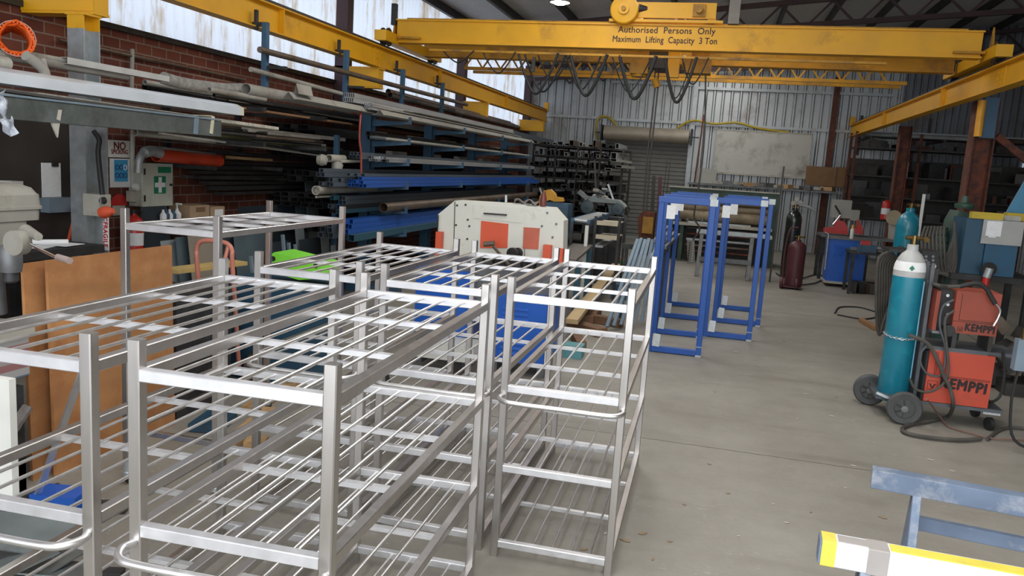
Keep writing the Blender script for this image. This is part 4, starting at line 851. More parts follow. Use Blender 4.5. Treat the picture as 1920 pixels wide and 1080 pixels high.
xr_=PY(64,560,3.2).x
MB().bx(-4.1,xr_-.02,2.35,3.18,.60,.84).build('striped_cover',stripe(),st)
MB().bx(-4.1,xr_,2.3,3.2,.815,.845).build('bench_top',M_cream,st)
for x in(-4.0,xr_-.06):
    for y in(2.4,3.12): MB().bx(x-.03,x+.03,y-.03,y+.03,0,.55).build('leg',M_darkm,st)
one(MB().rbox((-3.0,2.75,.42),(.35,.5,.10),.2),'folded_rag_bundle',M_cloth,'crumpled grey cloth under the striped bench','cloth') if False else None
one(MB().sheet(lambda u,v:(xr_-.5+.52*u,2.5+.65*v,.30+.10*math.sin(5*u+3*v)+.06*math.sin(11*v-4*u)),16,16,.02),'crumpled_tarp',M_cloth,'crumpled grey-brown tarp stuffed under the striped bench','tarp')
one(MB().bx(xr_-.55,xr_-.03,2.5,3.15,0,.17),'grey_carton',M_pl_,'grey box on the floor under the crumpled tarp','box')
# plywood sheets
def ply(x,y0,y1,h,tilt,m,label):
    b=MB(); dx=math.tan(tilt)*h
    b.add([(x+dx,y0,0),(x+dx+.018,y0,0),(x+dx+.018,y1,0),(x+dx,y1,0),(x,y0,h),(x+.018,y0,h),(x+.018,y1,h+.0),(x,y1,h)],[(0,3,2,1),(4,5,6,7),(0,1,5,4),(1,2,6,5),(2,3,7,6),(3,0,4,7)])
    return one(b,'plywood_sheet',m,label,'board')
ply(-3.30,3.32,4.28,1.165,.02,M_ply,'front orange-brown plywood sheet standing on edge behind the left trolleys')
ply(-3.37,3.24,4.24,1.15,.02,M_ply,'rear plywood sheet, only its broken left and top edges showing')
# light flat bar leaning diagonally
p=PY(157,690,2.75); q=PZ(58,962,.01); one(MB().bar(p,q,.03,.012),'leaning_flat_bar',M_ssflat,'light steel flat bar leaning diagonally against the plywood','bar')
# white board at the far left, low
p=PY(0,710,2.3); q=PY(24,935,2.3); one(MB().bx(p.x-.5,q.x,2.3,2.33,max(.03,q.z),p.z),'white_board_offcut',M_white,'white board offcut standing at the left edge of the photo','board')
a=PZ(110,955,.1)
one(MB().rbox(PZ(115,950,.05)+Vector((0,0,.02)),(.22,.14,.12),.2),'blue_block',M_bluecab,'bright blue block on the floor behind the left trolley','block')
# grey plates heaped in the corner
M_plate=mat('grey_steel_plate',(.22,.25,.25),.45,.5,.2,5,dirt=(.12,.12,.12),damt=.4)
for i,(x,y,z,w,d,rz,tx,ty) in enumerate(((40,1000,.22,.36,.20,.25,.25,.12),(20,1060,.20,.30,.22,-.3,.1,-.3),(100,1065,.10,.30,.20,.5,-.2,.15),(60,1035,.13,.34,.25,.1,-.05,.1),(130,1010,.05,.2,.16,-.4,.1,.2))):
    c=PZ(x,y,z); R=Matrix.Rotation(rz,3,'Z')@Matrix.Rotation(tx,3,'X')@Matrix.Rotation(ty,3,'Y')
    one(MB().rbox(c,(w,d,.006),0,R),'steel_plate_offcut',M_plate,('pale drilled plate leaning on top of the corner heap','dark tilted plate at the very corner of the photo','plate sloping down at the right of the corner heap','flat plate in the middle of the corner heap','small plate behind the front trolley post')[i],'plate')
for i,(x,y,z,l,rz) in enumerate(((135,950,.03,.5,.4),(90,1075,.03,.6,.3),(30,940,.10,.4,1.2))):
    c=PZ(x,y,z); one(MB().rbox(c,(l,.05,.05),rz),'scrap_bar',M_darkm,('dark scrap bar lying beside the blue block','dark scrap bar under the corner heap','dark scrap bar behind the white board')[i],'bar')
# ================================================================ OFFCUTS AND BITS BEHIND THE TROLLEYS
# leaning steel sheets along the brick wall
def lean(x0,y0,x1,y1,X,m,label,name='steel_sheet',th=.006,cat='sheet'):
    p=PX(x0,y0,X); q=PX(x1,y1,X); h=p.z; w=abs(q.y-p.y); ya,yb=min(p.y,q.y),max(p.y,q.y); z0=0.0
    b=MB(); dx=.12*h
    b.add([(X+dx,ya,z0),(X+dx+th,ya,z0),(X+dx+th,yb,z0),(X+dx,yb,z0),(X,ya,h),(X+th,ya,h),(X+th,yb,h),(X,yb,h)],[(0,3,2,1),(4,5,6,7),(0,1,5,4),(1,2,6,5),(2,3,7,6),(3,0,4,7)])
    return one(b,name,m,label,cat)
M_pl2=mat('blue_grey_sheet',(.11,.15,.17),.45,.3,.15,3); M_pl3=mat('dark_sheet',(.035,.045,.055),.5,.3,.2,3); M_pl4=mat('pale_sheet',(.30,.33,.34),.5,.2,.1,3); M_pl5=mat('tan_sheet',(.26,.22,.17),.8,0,.1,3)
specs=[(262,388,312,388,-5.28,M_pl3,'dark sheet leaning under the first aid cabinet'),(300,452,330,452,-5.05,M_pl4,'pale sheet with hand-drawn marks leaning behind the plywood corner'),(328,445,362,445,-5.0,M_pl2,'grey sheet marked with dark lines next to the pale one'),
(350,430,420,430,-4.95,M_pl5,'large tan cardboard sheet behind the salmon hand truck'),(415,440,445,440,-4.9,M_pl3,'dark perforated sheet right of the tan cardboard'),(437,440,505,440,-4.85,M_pl2,'broad blue-grey sheet behind the tall trolley frame'),
(445,388,500,388,-5.3,M_pl3,'dark blue sheet at the back, level with the sanitiser'),(503,385,560,385,-5.25,M_pl3,'wide dark sheet at the back under the brickwork'),(553,382,580,382,-5.2,M_pl2,'narrow grey sheet standing right of the dark ones'),(571,341,592,341,-5.1,M_plate,'tall narrow grey plate by the end of the blue tubes'),
(505,455,540,455,-4.7,M_pl3,'dark offcut in the middle of the leaning sheets'),(552,420,568,420,-4.75,M_pl4,'small pale sheet hanging by the green box'),(560,450,600,450,-4.6,M_pl3,'dark sheet right above the green box'),(600,435,615,435,-4.55,M_plate,'narrow plate beside the lowest tube ends'),(620,460,628,460,-4.5,M_pl4,'slim pale strip standing under the tube stack')]
for s in specs: lean(*s)
for i,(x,y) in enumerate(((470,480),(530,440),(541,455),(553,458),(576,452))):
    a=PX(x,y,-4.62); one(MB().bar((a.x+.1,a.y,0),a,.035,.03,.003),'upright_offcut',M_greyblue,'slim grey-blue offcut standing on end among the leaning sheets','offcut','upright slim offcuts')
# shelf with sanitiser, box, bottles
one(MB().bx(XL+.01,-5.15,6.75,8.3,.98,1.0),'wall_shelf',M_darkm,'dark shelf below the first aid cabinet','shelf')
a=PX(332,406,-5.25); a.z=1.0
t=thing('sanitiser_bottle','white pump sanitiser bottle on the shelf by the cabinet','bottle',a)
MB().lathe([(.035,0),(.04,.01),(.04,.10),(.015,.13),(.013,.15)],a,(0,0,1),16).build('bottle_body',M_paper,t); MB().cyl(a+Vector((0,0,.15)),a+Vector((0,0,.2)),.008,8).bx(a.x-.01,a.x+.05,a.y-.012,a.y+.012,a.z+.19,a.z+.205).build('pump',M_white,t)
p=PX(356,386,-5.2); q=PX(392,408,-5.2)
t=thing('cardboard_box','tan cardboard box on the shelf right of the sanitiser','box',(-5.3,(p.y+q.y)/2,1.0)); MB().bx(-5.45,-5.2,p.y,q.y,1.0,p.z).build('carton',M_card,t); MB().bx(-5.2,-5.199,p.y+.1,p.y+.25,p.z-.07,p.z-.02).build('brown_print',mat('brown_print',(.18,.1,.05),.8),t)
p=PX(392,388,-5.22); q=PX(418,407,-5.22); t=thing('cardboard_box','second cardboard box with a white label, beside the first','box',(-5.3,(p.y+q.y)/2,1.0)); MB().bx(-5.45,-5.2,p.y,q.y,1.0,p.z).build('carton',M_card,t); MB().bx(-5.2,-5.198,p.y+.07,q.y-.03,1.02,p.z-.03).build('white_label',M_paper,t)
for i,x in enumerate((306,312,318,324)): 
    a=PX(x,405,-5.22); a.z=1.0; one(MB().lathe([(.03,0),(.032,.1),(.012,.13),(.012,.15)],a,(0,0,1),12),'spray_bottle',(M_paper,M_dkblue)[i%2],'small bottle in the cluster left of the sanitiser','bottle','bottles left of the sanitiser')
# salmon hand truck
t=thing('hand_truck','salmon pink hand truck handle loop standing behind the yellow plank','hand truck',(-3.9,5.3,0)); Y_=5.1
A=[PY(370,500,Y_),PY(369,470,Y_),PY(374,455,Y_),PY(388,451,Y_),PY(410,453,Y_),PY(426,457,Y_),PY(435,470,Y_),PY(436,500,Y_)]
A=[Vector((A[0].x,Y_+.1,.12))]+A+[Vector((A[-1].x,Y_+.1,.12))]
MB().tube(smoothpath(A,6),.017,12).build('tube_loop',M_pink,t)
MB().cyl(PY(428,462,Y_),PY(408,540,Y_-.1),.015,10).build('brace',M_pink,t)
MB().bx(A[0].x,A[-1].x,Y_-.05,Y_+.15,.02,.03).build('toe_plate',M_pink,t)
for x in(A[0].x-.04,A[-1].x+.04): MB().lathe([(.02,-.02),(.11,-.025),(.125,0),(.11,.025),(.02,.02)],(x,Y_+.22,.125),(1,0,0),20).build('wheel',M_black,t)
# yellow plank on edge of a crate
t=thing('timber_crate','dark crate carrying the yellow plank behind the plywood','crate',(-3.6,5.0,0)); MB().bx(-4.15,-3.3,4.35,4.95,0,.80).build('crate_body',M_darkm,t)
p=PZ(318,508,.85); q=PZ(450,492,.85); one(MB().bar(p,q,.16,.03,up=(0,0,1)),'yellow_plank',mat('yellowed_plank',(.52,.36,.13),.7,0,.15,4),'yellowed timber plank right of the plywood sheet','plank')
# lime green box
p=PY(505,505,5.6); q=PY(600,478,5.6)
t=thing('green_plastic_box','lime green plastic box seen through the second row left trolley','box',((p.x+q.x)/2,5.7,.9))
zz=p.z-.02
MB().prism([PY(503,508,5.6),PY(507,478,5.6),PY(514,473,5.6),PY(600,495,5.6),PY(605,522,5.6),PY(560,525,5.6)],(0,.3,0)).build('box_body',M_greenbox,t)
for x,y in((512,485),(592,498)): MB().lathe([(.012,0),(.02,-.003),(.02,.003),(.012,.003)],PY(x,y,5.595),(0,1,0),14).build('round_mark',M_black,t)
one(MB().bx(-3.75,-3.0,5.4,6.1,.0,zz-.08),'low_cabinet',M_dkblue,'dark cabinet under the lime green box','cabinet')
# scattered floor stock below the trolleys
for i,(x,y,l,w,rz,m) in enumerate(((470,800,.7,.09,.2,M_wood),(520,735,.9,.10,.1,M_wood),(560,700,.8,.12,.3,M_wood),(450,640,.5,.3,.1,M_pl4),(540,640,.5,.3,-.1,M_pl3),(720,700,.6,.05,.5,M_darkm),(400,790,.3,.2,.2,M_dkblue),(480,830,.12,.12,.3,M_wood))):
    c=PZ(x,y,.03); one(MB().rbox(c,(w,l,.05),rz),'floor_offcut',m,('timber length on the floor under the far left trolley','timber length on the floor left of the wheel','wider timber length on the floor further back','pale plate lying under the second row','dark plate lying under the second row','dark bar on the floor behind the front trolley','dark blue lid on the floor at the left','small timber block on the floor')[i],'offcut')
# ================================================================ WHITE AND ORANGE BAND SAW
SY=6.62
sw=thing('vertical_band_saw','large white band saw with orange panels behind the trolleys','saw',(-1.85,SY,0))
def poly(pts,Y): return [PY(x,y,Y) for x,y in pts]
M_sawwhite=mat('saw_white_enamel',(.62,.61,.54),.45,0,.05,4,dirt=(.42,.34,.24),dscale=4,damt=.15)
h1=MB().prism(poly([(820,492),(821,402),(853,376),(986,384),(982,492)],SY),(0,.22,0)).build('left_wheel_housing',M_sawwhite,sw)
h2=MB().prism(poly([(984,492),(984,386),(1036,390),(1057,414),(1055,492)],SY-.004),(0,.20,0)).build('right_wheel_housing',M_sawwhite,sw)
MB().prism(poly([(900,465),(902,414),(953,420),(951,465)],SY-.008),(0,.01,0)).build('orange_panel',M_orange,h1)
MB().prism(poly([(980,466),(982,426),(1012,428),(1009,468)],SY-.010),(0,.008,0)).build('orange_panel',mat('faded_orange_panel',(.48,.11,.06),.55),h2)
MB().prism(poly([(888,409),(888,384),(980,390),(978,418)],SY-.006),(0,.008,0)).build('cover_plate',M_sawwhite,h1)
MB().bar(PY(907,400,SY-.02),PY(950,403,SY-.02),.02,.012).build('handle',M_black,h1)
MB().bar(PY(853,378,SY-.004),PY(850,492,SY-.004),.006,.004).build('seam',M_rail,h1)
for x,y in((873,384),(880,424),(877,412),(857,385),(855,422),(876,448)): MB().lathe([(.0,-.004),(.009,-.004),(.009,.004)],PY(x,y,SY-.004),(0,1,0),12).build('bolt',M_rail,h1)
for x,y in((1026,399),(1043,420),(1016,424),(1036,445)): MB().lathe([(.0,-.004),(.010,-.004),(.010,.004)],PY(x,y,SY-.008),(0,1,0),12).build('bolt',M_grey,h2)
for q in((817,465,828,435),(1018,478,1033,460)): 
    MB().bx(PY(q[0],q[1],SY-.05).x,PY(q[2],q[1],SY-.05).x,SY-.07,SY-.012,PY(q[0],q[1]+30,SY-.05).z,PY(q[2],q[3],SY-.05).z).build('orange_bracket',M_orange,sw)
MB().bx(PY(1048,478,SY-.03).x,PY(1056,478,SY-.03).x,SY-.06,SY,PY(1050,495,SY).z,PY(1050,465,SY).z).build('orange_bracket',M_orange,sw)
MB().bx(-2.42,-1.28,SY-.05,SY+.35,.60,.98).build('table_bed',M_grey,sw)
def louvre(b,x0,x1,z,y): b.prism([(x0,y,z),(x0,y-.012,z),(x0,y,z+.018)],(x1-x0,0,0)); return b
for x0,x1,z0,z1,nm in((-2.5,-1.98,.28,.86,0),(-1.80,-1.30,.12,.72,1)):
    y=SY-.12; o=MB().bx(x0,x1,y,y+.5,z0,z1).build('blue_base_cabinet',M_bluecab,sw)
    for k in range(3): 
        for zz_ in(z1-.14,z0+.16): louvre(MB(),x0+.1,x0+.33,zz_-.045*k,y).build('louvre',M_bluecab,o)
for x in(-2.46,-2.02,-1.76,-1.34):
    MB().bx(x-.03,x+.03,SY-.08,SY+.3,0,.28 if x<-1.9 else .12).build('foot',M_grey,sw)
for x0 in(-2.0,-1.3): MB().bx(x0,x0+.03,SY-.14,SY-.11,.1,.9).build('white_corner_post',M_white,sw)
# vice clutter on the saw bed
a=PY(965,475,SY-.2); MB().lathe([(.0,-.05),(.05,-.05),(.05,-.02),(.03,-.02),(.03,.03),(.045,.03),(.045,.06),(0,.06)],a,(.3,1,0),18).build('vice_wheel',M_darkm,sw)
MB().cyl(PY(925,462,SY-.16),PY(955,497,SY-.3),.014,10).build('clamp_lever',M_brownpipe,sw); MB().cyl(PY(907,458,SY-.16),PY(927,456,SY-.16),.022,12).build('clamp_head',M_brownpipe,sw)
for i in range(9):
    a=PY(900+14*i,500+(i%3)*12,SY-.15); MB().rbox((a.x,a.y,max(.99,a.z)),(.06,.08,.05+.02*(i%2)),.4*i).build('vice_part',M_darkm,sw)
MB().tube(smoothpath([PY(820,410,SY-.02),PY(822,405,SY-.03),PY(820,440,SY-.04)],4),.005,6).build('hook',M_rail,sw)
a=PY(948,378,SY+.1); one(MB().lathe([(.025,0),(.028,.01),(.028,.07),(.02,.10),(.012,.13)],PY(1018,387,SY+.08),(0,0,1),16),'oil_can',mat('dark_red_can',(.14,.035,.03),.4),'dark red can standing on the right of the saw top','can')
one(MB().sheet(lambda u,v:(PY(965+45*u,384,SY+.05+.12*v).x,SY+.03+.13*v,PY(980,386,SY).z+.02+.025*abs(math.sin(7*u+3*v))+.012*math.sin(13*u)),18,10,.004),'grey_rag',M_cloth,'crumpled grey rag lying on top of the white saw','rag')
MB().cyl(PY(949,379,SY+.1),PY(949,366,SY+.1),.012,10).build('lifting_eye',M_zinc,sw)
one(MB().rbox(PY(845,640,6.3)+Vector((0,.0,-.06)),(.5,.3,.14),.0),'slotted_crate',M_white,'white slotted plastic crate on the floor below the saw','crate')
# blue low stool under the bed left
p=PZ(1070,672,0); one(MB().bx(p.x-.11,p.x+.1,p.y,p.y+.2,0,.12),'teal_tray',mat('pale_teal_paint',(.10,.28,.30),.5),'small pale teal block on the floor right of the saw base','block')
# ================================================================ STEEL AND TIMBER LEFT OF THE BLUE FRAMES
top=PY(1208,449,9.6)
for i in range(6):
    p=PZ(1138+13*i,613-2*i,.05+.01*(i%2)); q=PY(1196+7*i,449-(i%2)*2,9.5); one(MB().bar(p,q,.040,.035,.003),'steel_angle_length',M_greyblue,'grey-blue steel length leaning from the floor up to the trestle','length','grey-blue steel lengths beside the frames')
for i in range(4):
    p=PY(1228+6*i,452+4*i,9.4); q=PY(1252+7*i,425+5*i,12.5); one(MB().bar(p,q,.05,.04,.003),'grey_steel_length',M_grey,'dark grey steel length running back behind the left blue frames','length','dark lengths behind the frames')
t=thing('low_trestle','steel trestle hidden under the raised ends of the grey-blue lengths','trestle',(top.x,9.6,0)); MB().bx(top.x-.25,top.x+.3,9.58,9.64,top.z-.13,top.z-.07).build('beam',M_darkm,t)
for x in(top.x-.2,top.x+.25): MB().bx(x-.02,x+.02,9.4,9.8,0,.02).bx(x-.02,x+.02,9.59,9.63,0.02,top.z-.13).build('leg',M_darkm,t)
p=PZ(1072,603,.20); q=PZ(1155,497,.30); one(MB().bar(p,q,.13,.05,up=(0,0,1)),'pale_timber_beam',mat('fresh_timber',(.50,.36,.19),.7,0,.15,5,stretch=(1,.2,1)),'pale timber beam beside the white and orange saw','beam')
for i,(x,y,w,l,rz) in enumerate(((1100,615,.16,.5,.9),(1130,600,.12,.5,1.2),(1085,640,.1,.45,.3),(1110,590,.14,.7,.0))):
    c=PZ(x,y,.05); one(MB().rbox(c,(w,l,.09),rz),'timber_dunnage',mat('brown_dunnage',(.16,.085,.045),.8,0,.25,6),('brown timber block right of the pale beam','brown timber block touching the grey-blue lengths','short brown timber under the pale beam','brown timber piece behind the blocks')[i],'timber')
# steel table with conveyor to the right of the saw
t=thing('plate_table','dark steel plate table right of the saw','table',(PY(1060,480,7.6).x+.05,7.6,0))
p=PZ(1030,480,.80); tz=.80; MB().prism([PZ(1040,483,tz),PZ(1080,487,tz),PZ(1112,459,tz),PZ(1075,456,tz)],(0,0,-.03)).build('table_plate',mat('brown_steel_plate',(.16,.14,.12),.5,.3),t)
for x,y in((1050,484),(1085,484),(1106,462)): c=PZ(x,y,tz); MB().bx(c.x-.03,c.x+.03,c.y-.03,c.y+.03,0,tz-.03).build('leg',M_ttube,t)
# ================================================================ BACK OF THE SHOP
# pendant control of the crane, hanging on its cable
PYY=11.82
b=MB().tube(smoothpath([Vector((PY(1322,130,PYY).x,PYY,3.4)),PY(1321,250,PYY),PY(1313,330,PYY),PY(1303,390,PYY),PY(1302,410,PYY),PY(1312,430,PYY),PY(1298,452,PYY)],6),.012,6); b.build('pendant_cable',M_rail,cr)
a=PY(1298,452,PYY); q=PY(1293,492,PYY); pb=MB().rbox(((a+q)/2),(.105,.05,.34),0,Matrix.Rotation(-.12,3,'Y')).build('pendant_control',mat('beige_grey_pendant',(.20,.19,.17),.6),cr)
b=MB()
for k in range(8):
    for s in(-.028,.028): 
        c=a.lerp(q,(k+.7)/8.4); MB().rbox((c.x+s,PYY-.03,c.z),(.018,.012,.02)).build('push_button',M_black if s<0 else M_cream,pb)
# distant pigeonhole rack of sections
Y_=18.6
rk=thing('section_rack','black pigeonhole rack of steel sections left of the roller door','rack',(PY(1070,300,Y_).x,Y_,0))
xa,xb=PY(1000,300,Y_).x,PY(1168,300,Y_).x
for i in range(5):
    x=xa+(xb-xa)*i/4
    for y in(Y_,Y_+1.6): MB().bx(x-.025,x+.025,y-.025,y+.025,0,2.32).build('post',M_rail,rk)
lv_=[.35+.245*k for k in range(9)]
for z in lv_: MB().bx(xa,xb,Y_-.02,Y_+1.62,z-.04,z).build('shelf_rail',M_rail,rk)
pal=[M_rail,M_btube,M_darkm,M_grey,M_galv,M_light,M_brownpipe]
for k,z in enumerate(lv_):
    x=xa+.04
    while x<xb-.12:
        w=random.choice((.05,.065,.08,.1,.13)); h=random.choice((.06,.09,.12,.15)); 
        m=random.choice(pal[:4] if k<7 else pal[2:])
        y0=Y_-random.uniform(.05,.5)
        if abs((x+w/2-xa)%((xb-xa)/4)-0)<.07: x+=.06; continue
        o=MB().hollow((x+w/2,y0,z+h/2+.001),(x+w/2,Y_+1.5,z+h/2+.001),w,h,.006).build('section_offcut',m,smooth=False); tag(o,'steel section offcut stored end-on in the black pigeonhole rack','section','sections in the pigeonhole rack'); x+=w+random.uniform(.005,.05)
# right part: lighter channels sticking out over the roller door
for i,(x,y,l) in enumerate(((1150,300,2.6),(1160,312,2.2),(1140,318,1.9))):
    p=PY(x,y,17.2); one(MB().hollow(p,p+Vector((.05,l,0)),.14,.06,.006),'pale_channel',M_light,('highest pale channel lying on the right end of the pigeonhole rack','middle pale channel on the right end of the pigeonhole rack','lowest pale channel on the right end of the pigeonhole rack')[i],'channel',smooth=False)
# yellow chop saw on blue stand
Y_=12.5
t=thing('chop_saw','yellow guarded chop saw on a blue stand in front of the far rack','saw',(PY(1035,420,Y_).x,Y_,0))
MB().prism(poly([(1010,392),(1012,368),(1020,357),(1032,355),(1040,363),(1042,369),(1055,371),(1056,378),(1040,378),(1030,375),(1022,378)],Y_),(0,.12,0)).build('yellow_guard',mat('chop_saw_yellow',(.62,.30,.02),.45),t)
MB().cyl(PY(1012,352,Y_),PY(1018,372,Y_),.012,8).build('handle',M_cream,t)
p=PY(1020,378,Y_);q=PY(1068,378,Y_); MB().bx(p.x,q.x,Y_-.1,Y_+.35,.75,p.z-.01).build('blue_body',M_rackblue,t)
MB().bx(p.x+.05,q.x-.05,Y_,Y_+.3,0,.75).build('blue_stand',M_rackblue,t)
# horizontal band saw
Y_=13.2; M_sawgrey=mat('dark_blue_grey_enamel',(.045,.065,.075),.45,.1,.15,5)
bs=thing('horizontal_band_saw','dark grey horizontal band saw with two wheel covers before the roller door','saw',(PY(1130,420,Y_).x,Y_,0))
fr=MB().prism(poly([(1094,376),(1100,369),(1160,376),(1173,388),(1170,392),(1158,382),(1100,378)],Y_),(0,.35,0)).build('saw_bow',mat('pale_green_grey',(.18,.21,.20),.45),bs)
for x,y,r in((1101,388,.115),(1158,392,.10)):
    a=PY(x,y,Y_); MB().lathe([(0,-.03),(.02,-.03),(.025,-.015),(r*.9,-.01),(r,.0),(r,.12),(0,.12)],a,(0,1,0),24).build('wheel_cover',M_sawgrey,bs)
MB().prism(poly([(1140,384),(1170,388),(1170,404),(1142,401)],Y_+.02),(0,.14,0)).build('guide_housing',M_sawgrey,bs)
MB().prism(poly([(1090,382),(1112,380),(1114,397),(1094,395)],Y_+.02),(0,.14,0)).build('drive_housing',M_sawgrey,bs)
MB().rbox(PY(1094,366,Y_),(.20,.08,.07),0,Matrix.Rotation(.6,3,'Y')).build('motor_box',M_grey,bs)
MB().bx(PY(1095,400,Y_).x,PY(1170,400,Y_).x,Y_-.1,Y_+.5,.75,PY(1130,407,Y_).z).build('vice_table',M_darkm,bs)
MB().bx(PY(1105,400,Y_).x,PY(1165,400,Y_).x,Y_,Y_+.4,0,.75).build('base_cabinet',M_darkm,bs)
MB().tube(smoothpath([PY(1176,384,Y_),PY(1180,392,Y_),PY(1176,402,Y_),PY(1182,408,Y_)],5),.012,6).build('crank_handle',M_rail,bs)
for i,(x,y) in enumerate(((1116,368),(1124,366),(1132,369),(1138,372),(1128,361),(1120,358),(1135,356))):
    a=PY(x,y,Y_+.1); one(MB().rbox(a,(.09,.12,.03+.01*(i%3)),.5*i,Matrix.Rotation(.5*i,3,'Z')@Matrix.Rotation(.3,3,'X')),'crumpled_offcut',(M_galv,M_grey,M_cream)[i%3],'crumpled scrap heaped on top of the horizontal band saw','scrap','scrap on the band saw')
one(MB().bar(PY(1115,300,Y_+.3),PY(1118,372,Y_+.3),.03,.03),'steel_post',M_rail,'thin dark post rising behind the band saw bow','post')
one(MB().bar(PY(1140,345,Y_+.2),PY(1150,374,Y_+.2),.03,.03),'bent_offcut',M_galv,'pale leaning strut at the right of the heaped scrap','strut')
# roller conveyor leading to it
t=thing('roller_conveyor','roller conveyor table leading to the horizontal band saw','conveyor',(PY(1095,415,11.2).x,11.2,0))
A0,A1,B0,B1=PY(1073,415,10.6),PY(1103,419,10.6),PY(1118,402,13.0),PY(1142,404,13.0)
for p,q in((A0,B0),(A1,B1)): MB().bar(p,q,.04,.08,up=(0,0,1)).build('side_channel',M_rackblue,t)
for k in range(16):
    u=(k+.5)/16; MB().cyl(A0.lerp(B0,u)+Vector((.02,0,.02)),A1.lerp(B1,u)+Vector((-.02,0,.02)),.026,10).build('roller',M_zinc,t)
for p in(A0,A1,B0,B1): MB().bar((p.x,p.y,0),p,.04,.04).build('leg',M_darkm,t)
p=PY(1101,423,10.4);q=PY(1101,458,10.4); one(MB().bar((p.x,10.4,0),p,.045,.045,.003),'white_post',M_white,'white square post standing in front of the roller conveyor','post')
# shelf stand with cream trays
Y_=10.9; x0,x1=PY(1115,440,Y_).x,PY(1160,440,Y_).x
t=thing('tray_stand','dark stand with two cream trays between the saw and the roller door','stand',((x0+x1)/2,Y_,0))
for x in(x0,x1):
    for y in(Y_,Y_+.7): MB().bx(x-.018,x+.018,y-.018,y+.018,0,PY(1115,405,Y_).z).build('leg',M_darkm,t)
for py in(418,444):
    z=PY(1130,py,Y_).z; b=MB().bx(x0+.02,x1-.02,Y_-.02,Y_+.7,z-.01,z); b.bx(x0+.02,x1-.02,Y_-.03,Y_-.02,z-.03,z+.03); b.build('cream_tray',mat('cream_tray_plastic',(.50,.43,.31),.6),t)
MB().bx(x0,x1,Y_,Y_+.04,.25,.28).build('lower_rail',M_darkm,t)
p=PY(1122,462,Y_); one(MB().bar(p,PY(1150,445,Y_+1.2),.12,.03),'aluminium_offcut',M_galv,'pale board lying under the trays','board')
one(MB().bx(x0+.25,x0+.5,Y_+.3,Y_+.6,0,.22),'blue_bucket_box',M_rackblue,'dark blue box on the floor under the tray stand','box')
# traffic cone
a=PZ(1157,494,0); t=thing('traffic_cone','small orange cone on the floor right of the tray stand','cone',a); MB().lathe([(.085,.02),(.02,.27),(.015,.28)],a,(0,0,1),18).build('cone_body',M_orange,t); MB().bx(a.x-.11,a.x+.11,a.y-.11,a.y+.11,0,.02).build('base',M_orange,t)
a=PZ(1172,492,.12); one(MB().rbox(a,(.2,.12,.06),.3),'green_strap',mat('vivid_green',(.03,.42,.08),.5),'bright green bundle beside the cone','bundle')
a.z=0; one(MB().bx(a.x-.12,a.x+.12,a.y-.1,a.y+.1,0,.08),'timber_packer',M_wood,'timber packer under the green bundle','packer')
# yellow drum machine at the roller door
Y_=17.8; p=PY(1197,395,Y_);q=PY(1224,447,Y_)
t=thing('yellow_plate_roller','worn yellow and rust machine end in front of the roller door','machine',((p.x+q.x)/2,Y_,0))
MB().prism([Vector((x,Y_,z)) for x,z in((p.x+.06,q.z+.0),(p.x+.0,p.z-.15),(p.x+.1,p.z),(q.x,p.z-.02),(q.x,q.z))],(0,.4,0)).build('rusty_frame',M_rust,t)
MB().bx(p.x+.12,q.x-.02,Y_-.06,Y_,q.z+.1,p.z-.12).build('yellow_cover',mat('worn_ochre',(.38,.20,.03),.6,0,.2,4,dirt=(.15,.07,.02),damt=.5),t); MB().bx(p.x+.05,q.x,Y_,Y_+.4,0,q.z).build('base',M_darkm,t)
for i,(x0,y0,x1,y1) in enumerate(((1226,330,1222,440),(1238,332,1234,440),(1252,295,1240,360),(1258,295,1246,362))):
    p=PY(x1,y1,18.2);q=PY(x0,y0,18.2); one(MB().bar((p.x,18.2,0),q,.07 if i<2 else .02,.09 if i<2 else .02),'standing_section',M_rail if i!=1 else M_maroon,('black section standing upright left of the green press','dark maroon section standing next to the black one','thin rod standing behind the green press, left','thin rod standing behind the green press, right')[i],'section')
# green plate guillotine
Y_=17.6; xa,xb=PY(1252,400,Y_).x,PY(1458,400,Y_).x
g=thing('guillotine','wide dark green guillotine with tan hold-down rolls behind the blue frames','guillotine',((xa+xb)/2,Y_,0))
zt=PY(1252,350,Y_).z
MB().bx(xa,xb,Y_,Y_+.25,zt-.30,zt).build('top_beam',M_dgreen,g); MB().bx(xa-.02,xb+.02,Y_-.06,Y_+.3,zt,zt+.02).build('top_lip',M_cream,g)
for x in(xa,xb-.14): MB().bx(x,x+.14,Y_-.05,Y_+.8,0,zt-.3).build('side_frame',M_dgreen,g)
M_tan=mat('tan_stained_roll',(.24,.19,.12),.6,.1,.25,4,dirt=(.12,.08,.05),damt=.4)
zr=PY(1350,392,Y_).z; 
for k,(dz,r) in enumerate(((0,.085),(-.17,.115),(.14,.05))): MB().cyl((xa+.15,Y_-.02-.03*k,zr+dz),(xb-.15,Y_-.02-.03*k,zr+dz),r,20).build('hold_down_roll',M_tan,g)
zb=PY(1350,422,Y_-.3).z; MB().bx(xa+.1,xb-.1,Y_-.45,Y_+.1,zb-.05,zb).build('cream_table',M_cream,g); 
for x in(xa+.3,xb-.35): MB().bx(x,x+.08,Y_-.3,Y_,0,zb-.05).build('leg',M_dgreen,g)
MB().bx(xa,xb,Y_+.3,Y_+.34,0,zt-.3).build('back_sheet',M_rail,g)
